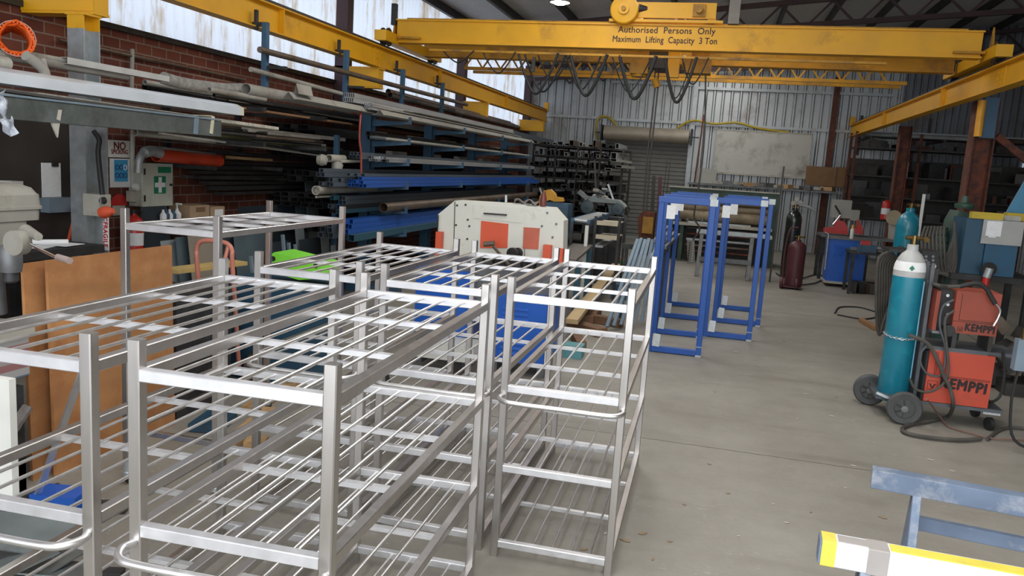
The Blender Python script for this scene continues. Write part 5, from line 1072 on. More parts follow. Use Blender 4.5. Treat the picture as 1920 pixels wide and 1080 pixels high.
for k in range(6):
    m=(M_rust,M_brownpipe,M_galv,M_rust,M_darkm,M_galv)[k]; z=.22+.12*k
    one(MB().bx(xa+.45,xb-.42-.1*(k%2),Y_-.25,Y_-.05,z,z+.04),'stacked_plate',m,('lowest plate strip below the guillotine table','second plate strip below the guillotine table','chequer plate strip third from the floor under the guillotine','rusty strip in the middle under the guillotine','dark strip fifth from the floor under the guillotine','bright strip right below the guillotine table')[k],'plate')
for k in range(5): one(MB().cyl(PY(1275+14*k,414,Y_-.4)+Vector((0,0,-.0)),PY(1275+14*k,409,Y_-.4),.03+.01*(k%2),10),'machine_part',M_grey,'small steel part on the left of the cream guillotine table','part','parts on the guillotine table')
# trestle with long tube before it
Y_=15.1; t=thing('steel_trestle','grey steel trestle carrying a pale tube, seen through the blue frames','trestle',(PY(1365,480,Y_).x,Y_,0))
xl,xr=PY(1313,470,Y_).x,PY(1408,470,Y_).x
for x in(xl,xr): MB().bar((x-.02,Y_-.25,0),(x,Y_,PY(1313,437,Y_).z),.07,.05,.003).build('leg',M_grey,t); MB().bar((x-.02,Y_+.25,0),(x,Y_,PY(1313,437,Y_).z),.05,.05,.003).build('leg',M_grey,t)
z=PY(1380,488,Y_).z; MB().bx(xl,xr,Y_-.2,Y_-.15,z-.05,z+.03).build('cross_rail',M_grey,t)
z=PY(1313,437,Y_).z; MB().bx(xl-.1,xr+.3,Y_-.04,Y_+.04,z,z+.07).build('top_beam',M_galv,t)
one(MB().bx(xl-.05,xr+.35,Y_+.08,Y_+.5,z-.02,z+.03),'galvanised_sheet',M_galv,'pale galvanised sheet lying over the trestle behind the frames','sheet')
# wall board, shelf, sheets
def onwall(x0,y0,x1,y1,Y,th,m,name,label,cat): 
    p=PY(x0,y0,Y);q=PY(x1,y1,Y); return one(MB().bx(p.x,q.x,Y,Y+th,q.z,p.z),name,m,label,cat)
t=thing('wall_panel_board','large dirty white panel fixed high on the back wall','panel',(PY(1428,290,22.0).x,22.0,1.9))
p=PY(1345,244,22.0);q=PY(1512,337,22.0); MB().bx(p.x,q.x,22.0,22.03,q.z+.05,p.z).build('white_face',mat('stained_white_panel',(.50,.49,.44),.6,0,.05,2,dirt=(.22,.20,.16),dscale=1.6,damt=.45),t)
for q_ in((p.x-.03,p.x,21.99,22.04,q.z+.02,p.z+.02),(q.x,q.x+.03,21.99,22.04,q.z+.02,p.z+.02),(p.x-.03,q.x+.03,21.98,22.04,q.z+.01,q.z+.06),(p.x-.03,q.x+.03,21.99,22.04,p.z,p.z+.03)): MB().bx(*q_).build('edge_strip',M_cream,t)
onwall(1513,311,1565,350,21.9,.03,mat('brown_hardboard',(.22,.12,.055),.75),'hardboard_sheet','brown hardboard sheet right of the white wall panel','board')
onwall(1568,313,1584,352,21.92,.03,mat('brown_hardboard',(.22,.12,.055),.75),'hardboard_strip','narrow brown strip beside the hardboard sheet','board')
onwall(1306,315,1342,345,21.85,.02,M_light,'pale_sheet','pale sheet leaning on the wall left of the white panel','sheet')
z=PY(1450,352,21.4).z
sf=one(MB().bx(PY(1290,345,21.4).x,PY(1572,355,21.4).x,21.3,22.1,z-.05,z),'long_wall_shelf',M_grey,'long grey shelf along the back wall under the white panel','shelf')
for i in range(12):
    x=PY(1345+19*i,345,21.4).x; one(MB().rbox((x,21.45,z+.04+.01*(i%3)),(.28,.3,.07+.03*(i%2)),.1*i),'shelf_item',(M_light,M_grey,M_cream,M_wood)[i%4],'low item lying on the long back wall shelf','item','items on the long wall shelf')
for i,(x0,y0,x1,y1) in enumerate(((1420,230,1418,262),(1320,215,1298,330),(1480,308,1446,500))):
    p=PY(x1,y1,21.6 if i<2 else 15.0);q=PY(x0,y0,21.6 if i<2 else 15.0)
    if i==2: p=Vector((p.x,15.0,0)); q=PY(1470,312,15.0)
    if i==0: continue
    if i==1: p.z=0
    one(MB().bar(p,q,.04 if i==1 else .03,.04 if i==1 else .03),'leaning_rod',(M_rust,M_rust,M_rail)[i],('','rusty rod standing against the back wall','long black rod standing behind the maroon bottle')[i],'rod')
# yellow hose over the roller door
t=one(MB().tube(smoothpath([PY(1120,262,22.05),PY(1117,245,22.05),PY(1122,222,22.05),PY(1138,219,22.05),PY(1150,228,22.05),PY(1158,240,22.05)],6),.03,8),'yellow_hose',mat('yellow_air_hose',(.45,.33,.03),.5),'yellow hose looped left above the roller door','hose')
one(MB().tube(smoothpath([PY(1268,245,22.05),PY(1276,236,22.05),PY(1300,226,22.05),PY(1340,232,22.05),PY(1380,230,22.05),PY(1420,240,22.05),PY(1460,246,22.05),PY(1480,248,22.05)],6),.03,8),'yellow_hose',mat('yellow_air_hose',(.45,.33,.03),.5),'yellow hose running right from the roller door along the girt','hose')
# ================================================================ RIGHT SIDE
def bottle(name,base,h,r,m,label,shoulder=None,sm=None,valve=True,cat='gas cylinder',group=None):
    b=Vector(base); t=thing(name,label,cat,b,0,group)
    MB().lathe([(r*.9,0),(r,.02),(r,h*.80)],b,(0,0,1),28).build('cylinder_body',m,t)
    MB().lathe([(r*1.001,h*.80),(r*1.0,h*.83),(r*.95,h*.87),(r*.82,h*.91),(r*.62,h*.94),(r*.42,h*.957),(r*.36,h*.965),(r*.36,h*1.0)],b,(0,0,1),28).build('shoulder',sm or m,t)
    if valve:
        v=MB().cyl(b+Vector((0,0,h)),b+Vector((0,0,h+.07)),r*.2,10).cyl(b+Vector((-.06,0,h+.05)),b+Vector((.07,0,h+.05)),.016,8).build('valve',M_brass,t)
        MB().lathe([(0,-.02),(.022,-.02),(.022,.01),(0,.01)],b+Vector((.09,-.02,h+.05)),(.4,1,.2),14).build('gauge',M_brass,v)
    return t
# maroon bottle on its cart and a black one behind
a=PZ(1486,540,0)
t=bottle('maroon_gas_cylinder',(a.x,a.y,.04),.80,.15,M_maroon,'maroon gas cylinder on a two-wheeled cart behind the blue frames')
for x in(-.2,.2): MB().lathe([(.02,-.02),(.09,-.025),(.10,0),(.09,.025),(.02,.02)],(a.x-.09+x*.6,a.y-.2,.10),(1,0,0),18).build('cart_wheel',M_maroon,t)
MB().bx(a.x-.22,a.x+.12,a.y-.24,a.y+.1,.03,.05).build('cart_plate',M_maroon,t); MB().tube(smoothpath([(a.x-.18,a.y-.1,.05),(a.x-.2,a.y-.05,.6),(a.x-.15,a.y,1.0),(a.x-.02,a.y,1.05)],6),.014,8).build('cart_handle',M_maroon,t)
c=PZ(1476,520,0); t=bottle('black_gas_cylinder',(c.x,c.y+.0,0),1.33,.145,mat('black_cylinder_paint',(.012,.016,.014),.25,coat=.5),'black gas cylinder with gauges behind the maroon one')
for dx,dz in((-.06,1.42),(.07,1.44),(.0,1.50)): MB().lathe([(0,-.02),(.04,-.02),(.04,.01),(0,.01)],(c.x+dx,c.y-.08,dz),(0,1,0),14).build('gauge',M_cream,t)
MB().tube(smoothpath([(c.x+.05,c.y-.1,1.4),(c.x+.25,c.y-.1,1.36),(c.x+.36,c.y-.1,1.3)],5),.03,8).build('torch',M_galv,t)
one(MB().tube(smoothpath([PZ(1455,512,.02),PZ(1470,520,.02),PZ(1500,522,.02),PZ(1530,515,.02),PZ(1545,520,.02),PZ(1530,530,.02),PZ(1500,535,.02)],6),.012,6),'floor_hose',M_black,'black hose coiled on the floor around the maroon bottle','hose')
# blue welding cabinet (bench) at the back right
a=PZ(1547,530,.06); c=PZ(1620,533,.06); hh=.88
wc=thing('blue_welding_cabinet','bright blue louvred welder cabinet on castors with tools on top','cabinet',((a.x+c.x)/2,a.y,0))
fp=MB().bx(a.x,a.x+.62,a.y,a.y+.5,.10,hh-.02).build('blue_body',M_bluecab,wc)
MB().bx(a.x-.02,a.x+.64,a.y-.02,a.y+.52,.06,.10).build('white_skirt',M_cream,wc); MB().bx(a.x-.03,a.x+.65,a.y-.03,a.y+.53,hh-.02,hh).build('top_tray',M_grey,wc)
for k in range(6):
    for x in(.08,.34): louvre(MB(),a.x+x,a.x+x+.16,hh-.14-.04*k,a.y).build('louvre',M_bluecab,fp)
for x in(.05,.57):
    for y in(.06,.44): MB().lathe([(.01,-.015),(.03,-.015),(.03,.015),(.01,.015)],(a.x+x,a.y+y,.03),(1,0,0),12).build('castor',M_black,wc)
MB().tube([(a.x-.04,a.y-.05,.3),(a.x-.05,a.y-.05,hh+.06),(a.x-.05,a.y+.4,hh+.06)],.012,6).build('side_handle',M_galv,wc)
s=Vector((a.x+.36,a.y+.1,hh)); t=thing('spray_can','spray can with orange cap standing on the blue cabinet','can',s); MB().lathe([(.03,0),(.033,.01),(.033,.16),(.02,.185)],s,(0,0,1),14).build('can_body',M_white,t); MB().lathe([(.022,.185),(.02,.23),(.01,.25)],s,(0,0,1),12).build('cap',mat('amber_cap',(.6,.33,.05),.4),t)
# bench behind with drill, red saws, grinder
Y_=16.4; xa,xb=PY(1540,430,Y_).x,PY(1722,440,Y_).x; zb=PY(1600,443,Y_).z
t=thing('long_work_bench','long dark bench behind the blue cabinet holding machines','bench',((xa+xb)/2,Y_,0)); MB().bx(xa,xb,Y_-.1,Y_+.6,zb-.05,zb).build('bench_top',M_grey,t)
for x in(xa+.05,(xa+xb)/2,xb-.05):
    for y in(Y_-.05,Y_+.55): MB().bx(x-.03,x+.03,y-.03,y+.03,0,zb-.05).build('leg',M_darkm,t)
p=PY(1564,374,Y_+.1);q=PY(1594,410,Y_+.1)
t=thing('bench_drill','pale cream bench drilling machine on the long bench','drilling machine',((p.x+q.x)/2,Y_+.2,zb)); MB().bx(p.x,q.x,Y_+.1,Y_+.4,q.z,p.z).bx(q.x,q.x+.16,Y_+.1,Y_+.4,q.z-.03,PY(1600,394,Y_).z).build('head',mat('pale_machine_cream',(.30,.30,.26),.5),t)
MB().cyl((q.x+.02,Y_+.3,zb),(q.x+.02,Y_+.3,q.z),.04,14).build('column',M_galv,t); MB().cyl(PY(1576,404,Y_+.05),PY(1562,421,Y_),.014,8).build('feed_lever',M_chrome,t); MB().cyl(PY(1566,385,Y_+.05),PY(1576,402,Y_+.05),.016,8).build('belt_lever',M_rail,t)
for x0,x1,nm in((1546,1590,'left'),(1598,1618,'right')):
    pts=poly([(x0,436),(x0,428),(x0+(x1-x0)*.45,426),((x0+x1)/2+2,412),(x1-6,416),(x1,428),(x1,440)],Y_-.08); one(MB().prism(pts,(0,.2,0)),'red_machine_guard',M_red,'red machine guard on the %s of the cream drill'%nm,'guard')
# blue vice
V=PZ(1628,470,.85); V=PY(1628,462,14.6)
t=thing('bench_vice','blue bench vice with red top in front of the long bench','vice',(V.x,V.y,V.z-.1)); MB().bx(V.x-.16,V.x+.12,V.y-.08,V.y+.08,V.z-.10,V.z+.02).build('vice_body',M_rackblue,t); MB().cyl((V.x+.1,V.y,V.z-.02),(V.x+.32,V.y,V.z-.03),.03,10).build('screw',M_galv,t); MB().bx(V.x-.12,V.x+.02,V.y-.06,V.y+.06,V.z+.02,V.z+.09).build('red_jaw',M_red,t); MB().cyl((V.x-.15,V.y-.1,V.z-.1),(V.x-.15,V.y-.1,V.z+.1),.01,6).build('tommy_bar',M_chrome,t)
t=thing('vice_table','dark steel table carrying the blue vice','table',(V.x+.2,V.y,0)); MB().bx(V.x-.3,V.x+.95,V.y-.25,V.y+.4,V.z-.13,V.z-.10).build('table_top',M_darkm,t)
for x in(V.x-.25,V.x+.9):
    for y in(V.y-.2,V.y+.35): MB().bx(x-.025,x+.025,y-.025,y+.025,0,V.z-.13).build('leg',M_darkm,t)
for i in range(8): one(MB().rbox((V.x-.2+.14*i,V.y+.2-.04*(i%3),V.z-.07),(.1,.12,.05+.03*(i%3)),i),'loose_tool',(M_grey,M_rail,M_red,M_cream)[i%4],'loose tool lying on the vice table','tool','tools on the vice table')
for i in range(12):
    x=V.x-.15+.09*i; one(MB().rbox((x,V.y+.05+.05*(i%4),.10),(.07+.03*(i%3),.3,.18+.0*(i%2)),.3*i),'stored_block',(M_rail,M_darkm,M_brownpipe,M_dkblue)[i%4],'dark block stored on the floor under the vice table','block','blocks under the vice table')
# extinguisher on second rusty column
a=PY(1650,411,17.3); a.z=PY(1646,412,17.3).z; extinguisher((3.25,17.42,a.z),.46,.085,'red fire extinguisher mounted on the rusty column at the back right')
tag(MB().bx(3.2,3.42,17.505,17.53,1.3,1.4).build('wall_bracket',M_darkm),'dark bracket strap holding the back extinguisher to the rusty column','bracket')
# bench grinder with pale disc
a=PY(1676,408,Y_); t=thing('disc_sander','pale disc sander on the long bench right of the rusty column','sander',(a.x,Y_,zb)); MB().lathe([(0,-.02),(.14,-.02),(.14,.01),(0,.01)],a,(.3,1,0),24).build('sanding_disc',mat('tan_disc',(.36,.30,.20),.8),t); MB().prism(poly([(1668,450),(1670,418),(1684,416),(1686,450)],Y_+.03),(0,.2,0)).build('sander_body',M_cream,t)
# second teal cylinder
a=PY(1706,405,12.5); bottle('teal_gas_cylinder',(a.x,12.5,0),1.55,.165,M_teal,'second teal gas cylinder standing further back, behind the near one')
one(MB().bar(PY(1721,448,12.4),PY(1733,364,12.4),.035,.035),'white_strip',M_white,'white strip standing up right of the rear teal cylinder','strip')
# dark shelving on the back right
Y_=20.6; sv=thing('dark_shelving','dark loaded shelving along the back wall on the right','shelving',(5.0,Y_,0))
xs=(3.0,4.4,5.8,7.0)
for x in xs:
    for y in(Y_,Y_+.8): MB().bx(x-.03,x+.03,y-.03,y+.03,0,3.1).build('post',M_rust,sv)
MB().bx(3.0,7.0,Y_+.81,Y_+.83,1.0,2.5).build('added_dark_backing',M_rail,sv)  # dark backing added so the depth between the shelves stays nearly black
for z in(1.1,1.62,2.1,2.75): MB().bx(3.0,7.0,Y_,Y_+.8,z-.04,z).build('shelf',M_rail,sv)
for i in range(80):
    z=(1.1,1.62,2.1,2.75)[i%4]; x=3.15+3.7*random.random(); w=random.uniform(.15,.42); h=random.uniform(.12,.38) if i%4<3 else random.uniform(.08,.18)
    tag(MB().rbox((x,Y_+random.uniform(.1,.5),z+h/2+.001),(w,.35,h),random.uniform(-.3,.3)).build('stored_item',random.choice((M_rail,M_darkm,M_rail,M_black,M_rust,M_darkm,M_grey if i%9==0 else M_rail))),'dark item crowded on the back right shelving','item','items on the dark shelving')
hb=thing('pipe_wall_rack','dark wall brackets holding pipes high at the back right','rack',(4.5,21.3,3.0))
for x in(3.3,4.9,6.3): MB().bx(x-.03,x+.03,20.6,YB-.05,2.95,3.0).bx(x-.03,x+.03,YB-.1,YB-.05,2.6,3.6).build('bracket_arm',M_rail,hb)
for i,(x0,x1,y,r) in enumerate(((3.2,5.6,20.75,.05),(3.4,6.6,20.95,.06),(3.0,4.4,21.15,.045),(3.6,6.9,21.4,.07))):
    one(MB().cyl((x0,y,3.0+r),(x1,y,3.0+r),r,10),'high_pipe',(M_galv,M_brownpipe,M_light,M_rail)[i],('pale pipe nearest on the high wall brackets at the back right','brown pipe second on the high wall brackets','short pale pipe third on the high wall brackets','dark pipe rearmost on the high wall brackets')[i],'pipe')
# green machine and blue cabinet with white panel
Y_=9.9; 
t=thing('green_machine','dark green machine draped with hoses left of the blue cabinet','machine',(PY(1805,500,Y_).x,Y_,0))
def Pg(x,y,Y=Y_): return PY(x,y,Y)
MB().prism([Pg(1770,540),Pg(1776,470),Pg(1788,415),Pg(1800,395),Pg(1822,400),Pg(1812,470),Pg(1806,545)],(0,.4,0)).build('green_column',M_dgreen,t)
a=Pg(1808,388); MB().lathe([(.09,-.02),(.1,.0),(.1,.03),(.04,.05),(.03,.12),(0,.12)],a,(0,0,1),18).build('top_cap',M_dgreen,t)
for y in(418,428): a=Pg(1799,y,Y_-.02); MB().lathe([(0,-.03),(.03,-.03),(.035,0)],a,(0,1,0),14).build('gauge',M_black,t)
for k in range(6): a=Pg(1765,440+14*k,Y_+.05); MB().lathe([(.07,0),(.075,.02),(.06,.07),(.07,.085)],a,(0,0,1),18).build('ribbed_drum',M_dgreen,t)
MB().bx(Pg(1758,540).x,Pg(1812,540).x,Y_,Y_+.5,0,Pg(1780,540).z).build('machine_base',M_dgreen,t)
Y_=9.4; p=PY(1812,412,Y_); q=PY(1912,522,Y_); 
bb=thing('blue_control_cabinet','dark blue cabinet with a pale panel and papers on the right','cabinet',((p.x+q.x)/2,Y_,q.z))
x0=PY(1806,460,Y_).x; x1=PY(1908,460,Y_).x; zt=PY(1860,412,Y_).z; zl=PY(1850,516,Y_).z
MB().bx(x0,x0+.20,Y_+.0,Y_+.5,zl,zt).build('side_bay',M_dkblue,bb); d=MB().bx(x0+.205,x1,Y_-.02,Y_+.5,zl,zt).build('front_bay',mat('mid_blue_enamel',(.015,.08,.15),.45,0,.12,5),bb)
p=PY(1845,411,Y_-.03);q=PY(1914,462,Y_-.03); MB().bx(p.x,q.x,Y_-.035,Y_-.02,q.z,p.z).build('pale_panel',mat('pale_board',(.36,.36,.34),.5),d)
for x,y,w,h in((1852,414,24,30),(1855,432,12,14)): a=PY(x,y,Y_-.04);c=PY(x+w,y+h,Y_-.04); MB().bx(a.x,c.x,Y_-.04-.001*w/10,Y_-.036,c.z,a.z).build('pinned_paper',M_paper,d)
t=thing('cabinet_table','dark steel table under the blue control cabinet','table',(x0+.4,Y_,0)); MB().bx(x0-.1,x1+.2,Y_-.1,Y_+.6,zl-.06,zl-.001).build('table_top',M_darkm,t)
for x in(x0-.05,x1+.15):
    for y in(Y_-.05,Y_+.55): MB().bx(x-.03,x+.03,y-.03,y+.03,0,zl-.06).build('leg',M_darkm,t)
for i,(x,y,w,h,m,l) in enumerate(((1825,405,.30,.07,mat('yellow_carton',(.50,.36,.03),.6),'yellow-ended carton on top of the blue cabinet'),(1850,402,.45,.05,M_cream,'long pale packet on top of the blue cabinet'),(1893,408,.22,.08,mat('yellow_carton',(.50,.36,.03),.6),'yellow carton at the right on the blue cabinet'))):
    a=PY(x,y,Y_+.1); one(MB().rbox((a.x+.1,Y_+.12+.1*i-.1,zt+h/2+.002),(w,.09,h),.05*i),'carton',m,l,'carton')
a=PY(1900,395,9.6); one(MB().rbox((a.x+.20,9.72,zt+.27),(.30,.03,.52),0,Matrix.Rotation(.35,3,'Y')),'light_blue_plate',mat('light_blue_panel',(.05,.20,.33),.45),'light blue plate tilted on top of the blue cabinet at the right edge','plate')
one(MB().cyl(PY(1842,188,12.0),PY(1833,256,12.0),.05,16),'yellow_post_guard',mat('orange_yellow_tube',(.72,.33,.02),.45),'orange-yellow tube fixed to the rusty column under the right runway','tube')
p=PY(1846,183,12.1); q=PY(1862,260,12.1); one(MB().bx(p.x,q.x,12.06,12.1,q.z,p.z),'blue_bracket_plate',M_rackblue,'blue plate beside the orange-yellow tube on the column','plate')
# grinder & clutter on cabinet table front
a=PY(1850,517,9.25); t=thing('angle_grinder','red and silver angle grinder hanging below the blue cabinet','grinder',a); MB().cyl(a+Vector((0,0,-.02)),a+Vector((.0,0,-.14)),.035,12).build('red_handle',M_red,t); MB().cyl(a+Vector((0,0,-.02)),a+Vector((.02,0,.08)),.04,12).build('silver_head',M_galv,t); MB().lathe([(0,-.005),(.075,-.005),(.075,.005),(0,.005)],a+Vector((.01,0,.07)),(.2,1,.3),20).build('guard_disc',M_rail,t)
# feeder box with controls left of near cylinder
p=PY(1730,470,8.4);q=PY(1757,503,8.4); t=thing('control_box','black control box with small dials beside the teal cylinder','control box',((p.x+q.x)/2,8.4,q.z)); MB().bx(p.x,q.x,8.4,8.7,q.z,p.z).build('case',M_black,t)
for i in range(3):
    for j in range(2): MB().lathe([(0,-.01),(.014,-.01),(.014,0)],PY(1736+13*j,481+7*i,8.39),(0,1,0),10).build('dial',M_grey,t)
a=PY(1743,499,8.395); text('lettering','XT 50',M_paper,t,(a.x,8.395,a.z),(1,0,0),(0,0,1),.045,.002,.001)
one(MB().bx(p.x-.02,q.x+.02,8.4,8.9,0,q.z-.002),'dark_steel_stand',M_rail,'dark stand below the black control box, behind the red welders','stand')
# hoses
def hose(pts,r,m,label,name='hose',group=None): return one(MB().tube(smoothpath(pts,6),r,7),name,m,label,'hose',group)
M_hose=mat('dusty_rubber_hose',(.075,.068,.058),.7,0,.3,6)
for i in range(9):
    x=1645+4*i; pts=[PY(1672+2*i,470+2*i,8.9+.04*i),PY(x+3,485+3*i,8.9+.04*i),PY(x-2+i,540,8.9+.04*i),PY(x-1,600,8.9+.04*i),PY(x+4+i,628-4*i,8.9+.04*i),PY(x+12,600,8.95+.04*i),PY(1683+i,540,9.0+.04*i)]
    hose(pts,.017,M_hose,'dusty cable loop hanging in the bundle left of the teal cylinder','cable_loop','hanging cable bundle')
for i in range(7):
    pts=[PY(1735+6*i,425,9.5),PY(1728+7*i,450,9.4),PY(1733+7*i,490+4*i,9.4),PY(1752+6*i,512,9.4),PY(1775+3*i,480,9.5),PY(1790,440-4*i,9.6)]
    hose(pts,.014,M_hose,'cable loop draped over the green machine','cable_loop','cables on the green machine')
t=thing('cable_hook_stand','dark post with hook that carries the hanging cable bundle','stand',(PY(1690,560,9.0).x,9.15,0)); a=PY(1684,470,9.15); MB().bx(a.x,a.x+.05,9.13,9.18,0,a.z+.05).bx(a.x-.15,a.x+.1,8.85,9.25,a.z-.0,a.z+.03).build('post',M_darkm,t)
# ---------------------------------------------------------------- near teal cylinder and red welders on the cart
M_cart=mat('cart_grey_steel',(.10,.11,.12),.55,.3,.2,8)
cb=PZ(1672,752,.10); cx_,cy_=cb.x,cb.y
M_shoulder=mat('grey_shoulder',(.42,.42,.41),.45)
yc=cy_+.02
gc=bottle('teal_gas_cylinder',(cx_,yc,.11),1.27,.118,M_teal,'tall teal gas cylinder with grey shoulder chained on the red welder cart',None,M_shoulder,True)
MB().lathe([(.1193,1.172),(.114,1.216),(.105,1.245),(.104,1.245),(.112,1.216),(.1185,1.172)],(cx_,yc,.0),(0,0,1),28).build('paper_collar',M_paper,gc)
MB().prism([Vector((cx_-.01+a,yc-.118,1.20+b_)) for a,b_ in((0,-.022),(.02,0),(0,.022),(-.02,0))],(0,.004,0)).build('green_diamond',mat('label_green',(.02,.18,.1),.5),gc)
MB().bx(cx_+.088,cx_+.108,yc-.06,yc-.03,.3,1.1).build('pale_strip',mat('pale_blue_tape',(.2,.45,.62),.5),gc)
ck=thing('welder_cart','grey two-wheeled welder cart with castors on the right','cart',(cx_+.3,yc,0))
x0,x1=cx_-.16,PY(1870,785,yc-.1).x
MB().bx(x0,x1,yc-.2,yc+.22,.15,.175).build('deck',M_cart,ck); 
MB().bar((x0,yc-.2,.20),(cx_+.1,yc-.24,.12),.03,.02).build('front_bar',M_zinc,ck)
for y,x in((yc-.32,cx_+.03),(yc+.16,cx_-.14)):
    w_=MB().lathe([(.03,-.03),(.07,-.03),(.075,-.02),(.118,-.028),(.13,-.012),(.13,.012),(.118,.028),(.075,.02),(.03,.03)],(x,y,.13),(0.12,1,0),32).build('wheel',mat('worn_grey_rubber',(.065,.065,.065),.7,0,.2,12),ck)
    MB().lathe([(0,-.036),(.025,-.034),(.03,-.02),(.072,-.018),(.072,.018),(0,.03)],(x,y,.13),(.12,1,0),20).build('hub',M_grey,w_)
    for k in range(7):
        a=2*PI*k/7; MB().bar((x+.02*math.cos(a),y-.024,.13+.02*math.sin(a)),(x+.07*math.cos(a),y-.026,.13+.07*math.sin(a)),.012,.012).build('spoke',M_rail,w_)
MB().cyl((cx_+.03,yc-.3,.13),(cx_-.14,yc+.16,.13),.012,8).build('axle',M_darkm,ck)
for y in(yc-.16,yc+.2):
    c_=MB().bx(x1-.14,x1-.02,y-.05,y+.04,.135,.15).build('castor_plate',M_zinc,ck); MB().lathe([(.01,-.016),(.050,-.016),(.050,.016),(.01,.016)],(x1-.07,y,.052),(1,.3,0),16).build('castor_wheel',M_black,c_)
xc=cx_+.155
MB().bx(xc-.025,xc,yc-.10,yc-.07,.175,1.25).bx(xc-.025,xc,yc+.07,yc+.10,.175,1.25).build('upright_frame',M_cart,ck)
zs=PY(1790,652,yc-.1).z
MB().bx(xc,x1+.05,yc-.19,yc+.19,zs-.015,zs+.01).build('upper_shelf',M_cart,ck)
MB().bx(x1-.05,x1-.02,yc+.15,yc+.18,.175,zs).build('rear_post',M_cart,ck)
ch=[Vector((cx_+.125*math.cos(a),yc+.125*math.sin(a),.655+.02*math.sin(a))) for a in[-PI*1.02+PI*1.05*k/40 for k in range(41)]]
b=MB()
for i in range(0,40,2):
    p,q=ch[i],ch[i+1]; d=(q-p); n_=Vector((0,0,1)) if (i//2)%2 else d.cross(Vector((0,0,1))).normalized(); m_=(p+q)/2
    pts=[m_+d.normalized()*.016*math.cos(a)+n_*.008*math.sin(a) for a in[2*PI*k/10 for k in range(10)]]; b.tube(pts,.0028,5,True)
one(b,'retaining_chain',M_zinc,'steel chain looped around the near teal cylinder','chain')
# lower welder
fy=yc-.205
def face(x0,y0,x1,y1,Y): p=PY(x0,y0,Y);q=PY(x1,y1,Y); return p.x,q.x,q.z,p.z
M_kred=mat('welder_orange_red',(.50,.062,.028),.45,0,.06,4,dirt=(.35,.05,.03),damt=.2,coat=.1)
M_kred2=mat('dusty_orange_red',(.30,.055,.028),.55,0,.08,4,dirt=(.2,.05,.03),damt=.3)
xa=PY(1738,700,fy).x; xb=PY(1862,700,fy).x; z1=PY(1800,662,fy).z
lw=thing('mig_welder','large orange-red welding power source with black KEMPPI lettering on the cart','welder',((xa+xb)/2,yc,.175))
lo=MB().bx(xa,xb,fy,fy+.36,.18,z1).build('red_cover',M_kred,lw); MB().bx(xc+.01,xa-.001,fy+.02,fy+.34,.18,z1-.01).build('black_front',M_black,lw)
for k in range(16): MB().bx(xc+.015,xa-.01,fy+.012,fy+.02,.24+.014*k,.245+.014*k).build('vent_slot',M_rail,lw)
MB().bx(xa,xb-.05,fy+.01,fy+.35,z1,z1+.008).build('grey_lid',M_grey,lw)
M_ink=mat('black_ink',(.02,.008,.008),.6)
zl_=PY(1800,708,fy).z; MB().bx(xa+.07,xb-.01,fy-.002,fy,zl_-.003,zl_).bx(xa+.07,xb-.01,fy-.002,fy,zl_-.014,zl_-.011).build('black_line',M_ink,lo); MB().bx(xa+.06,xa+.063,fy-.002,fy,zl_,z1-.01).bx(xa+.048,xa+.051,fy-.002,fy,zl_-.01,z1-.01).build('black_line',M_ink,lo)
a=PY(1806,724,fy); text('lettering','KEMPPI',M_ink,lo,(a.x+.0,fy-.001,a.z),(1,0,-.05),(0,0,1),.112,.002,.0055,1.14,.84,label='black KEMPPI lettering')
def badge(cx,cz,s,y,par):
    b=MB()
    for k in range(4):
        pts=[(-1,-1),(1,-1),(1,1),(-1,1)]; p,q=pts[k],pts[(k+1)%4]; b.bar((cx+p[0]*s,y,cz+p[1]*s),(cx+q[0]*s,y,cz+q[1]*s),.003,.002)
    b.prism([Vector((cx+x*s,y-.001,cz+z*s)) for x,z in((-.75,.35),(-.35,.30),(0,-.45),(.35,.30),(.75,.35),(.15,-.75),(-.15,-.75))],(0,.002,0)); b.build('badge',M_ink,par)
a=PY(1748,722,fy); badge(a.x,a.z,.034,fy-.001,lo)
# upper wire feeder
fy2=yc-.21; zl2=PY(1830,628,fy2).z; xa2=PY(1788,590,fy2).x; xb2=PY(1874,590,fy2).x; z2=PY(1830,548,fy2).z; xf=PY(1751,600,fy2).x
uw=thing('wire_feeder','smaller orange-red wire feed unit with open black front on the upper shelf','welder',((xa2+xb2)/2,yc,zl2))
uo=MB().bx(xa2,xb2,fy2,fy2+.30,zl2,z2).build('red_cover',M_kred2,uw); MB().bx(xf+.03,xa2-.001,fy2+.06,fy2+.3,zl2,z2-.01).build('black_recess',M_black,uw)
MB().bx(xf,xf+.028,fy2+.02,fy2+.3,zl2,z2-.02).build('red_side',M_kred2,uw); MB().bx(xf,xa2,fy2,fy2+.3,zl2-.02,zl2-.001).build('base_lip',M_grey,uw)
for x in(xa2+.02,xb2-.04): MB().bx(x,x+.03,fy2+.02,fy2+.28,zs+.011,zl2-.001).build('skid_foot',M_rail,uw)
zz=PY(1830,606,fy2).z; MB().bx(xa2,xb2,fy2-.002,fy2,zz,zz+.003).build('black_line',M_ink,uo); MB().bx(xa2+.04,xb2-.03,fy2-.002,fy2,zz+.012,zz+.015).bx(xa2+.04,xa2+.043,fy2-.002,fy2,zz+.012,z2-.02).build('black_line',M_ink,uo)
a=PY(1837,617,fy2); text('lettering','KEMPPI',M_ink,uo,(a.x,fy2-.001,a.z),(1,0,-.03),(0,0,1),.078,.002,.0038,1.12,.76,label='black KEMPPI lettering')
a=PY(1800,617,fy2); badge(a.x,a.z,.017,fy2-.001,uo)
for y in(557,574,593): a=PY(1789,y,fy2-.02); MB().lathe([(0,-.015),(.012,-.015),(.014,.02)],(a.x-.03,fy2+.05,a.z),(0,1,0),12).build('connector',M_chrome,uw)
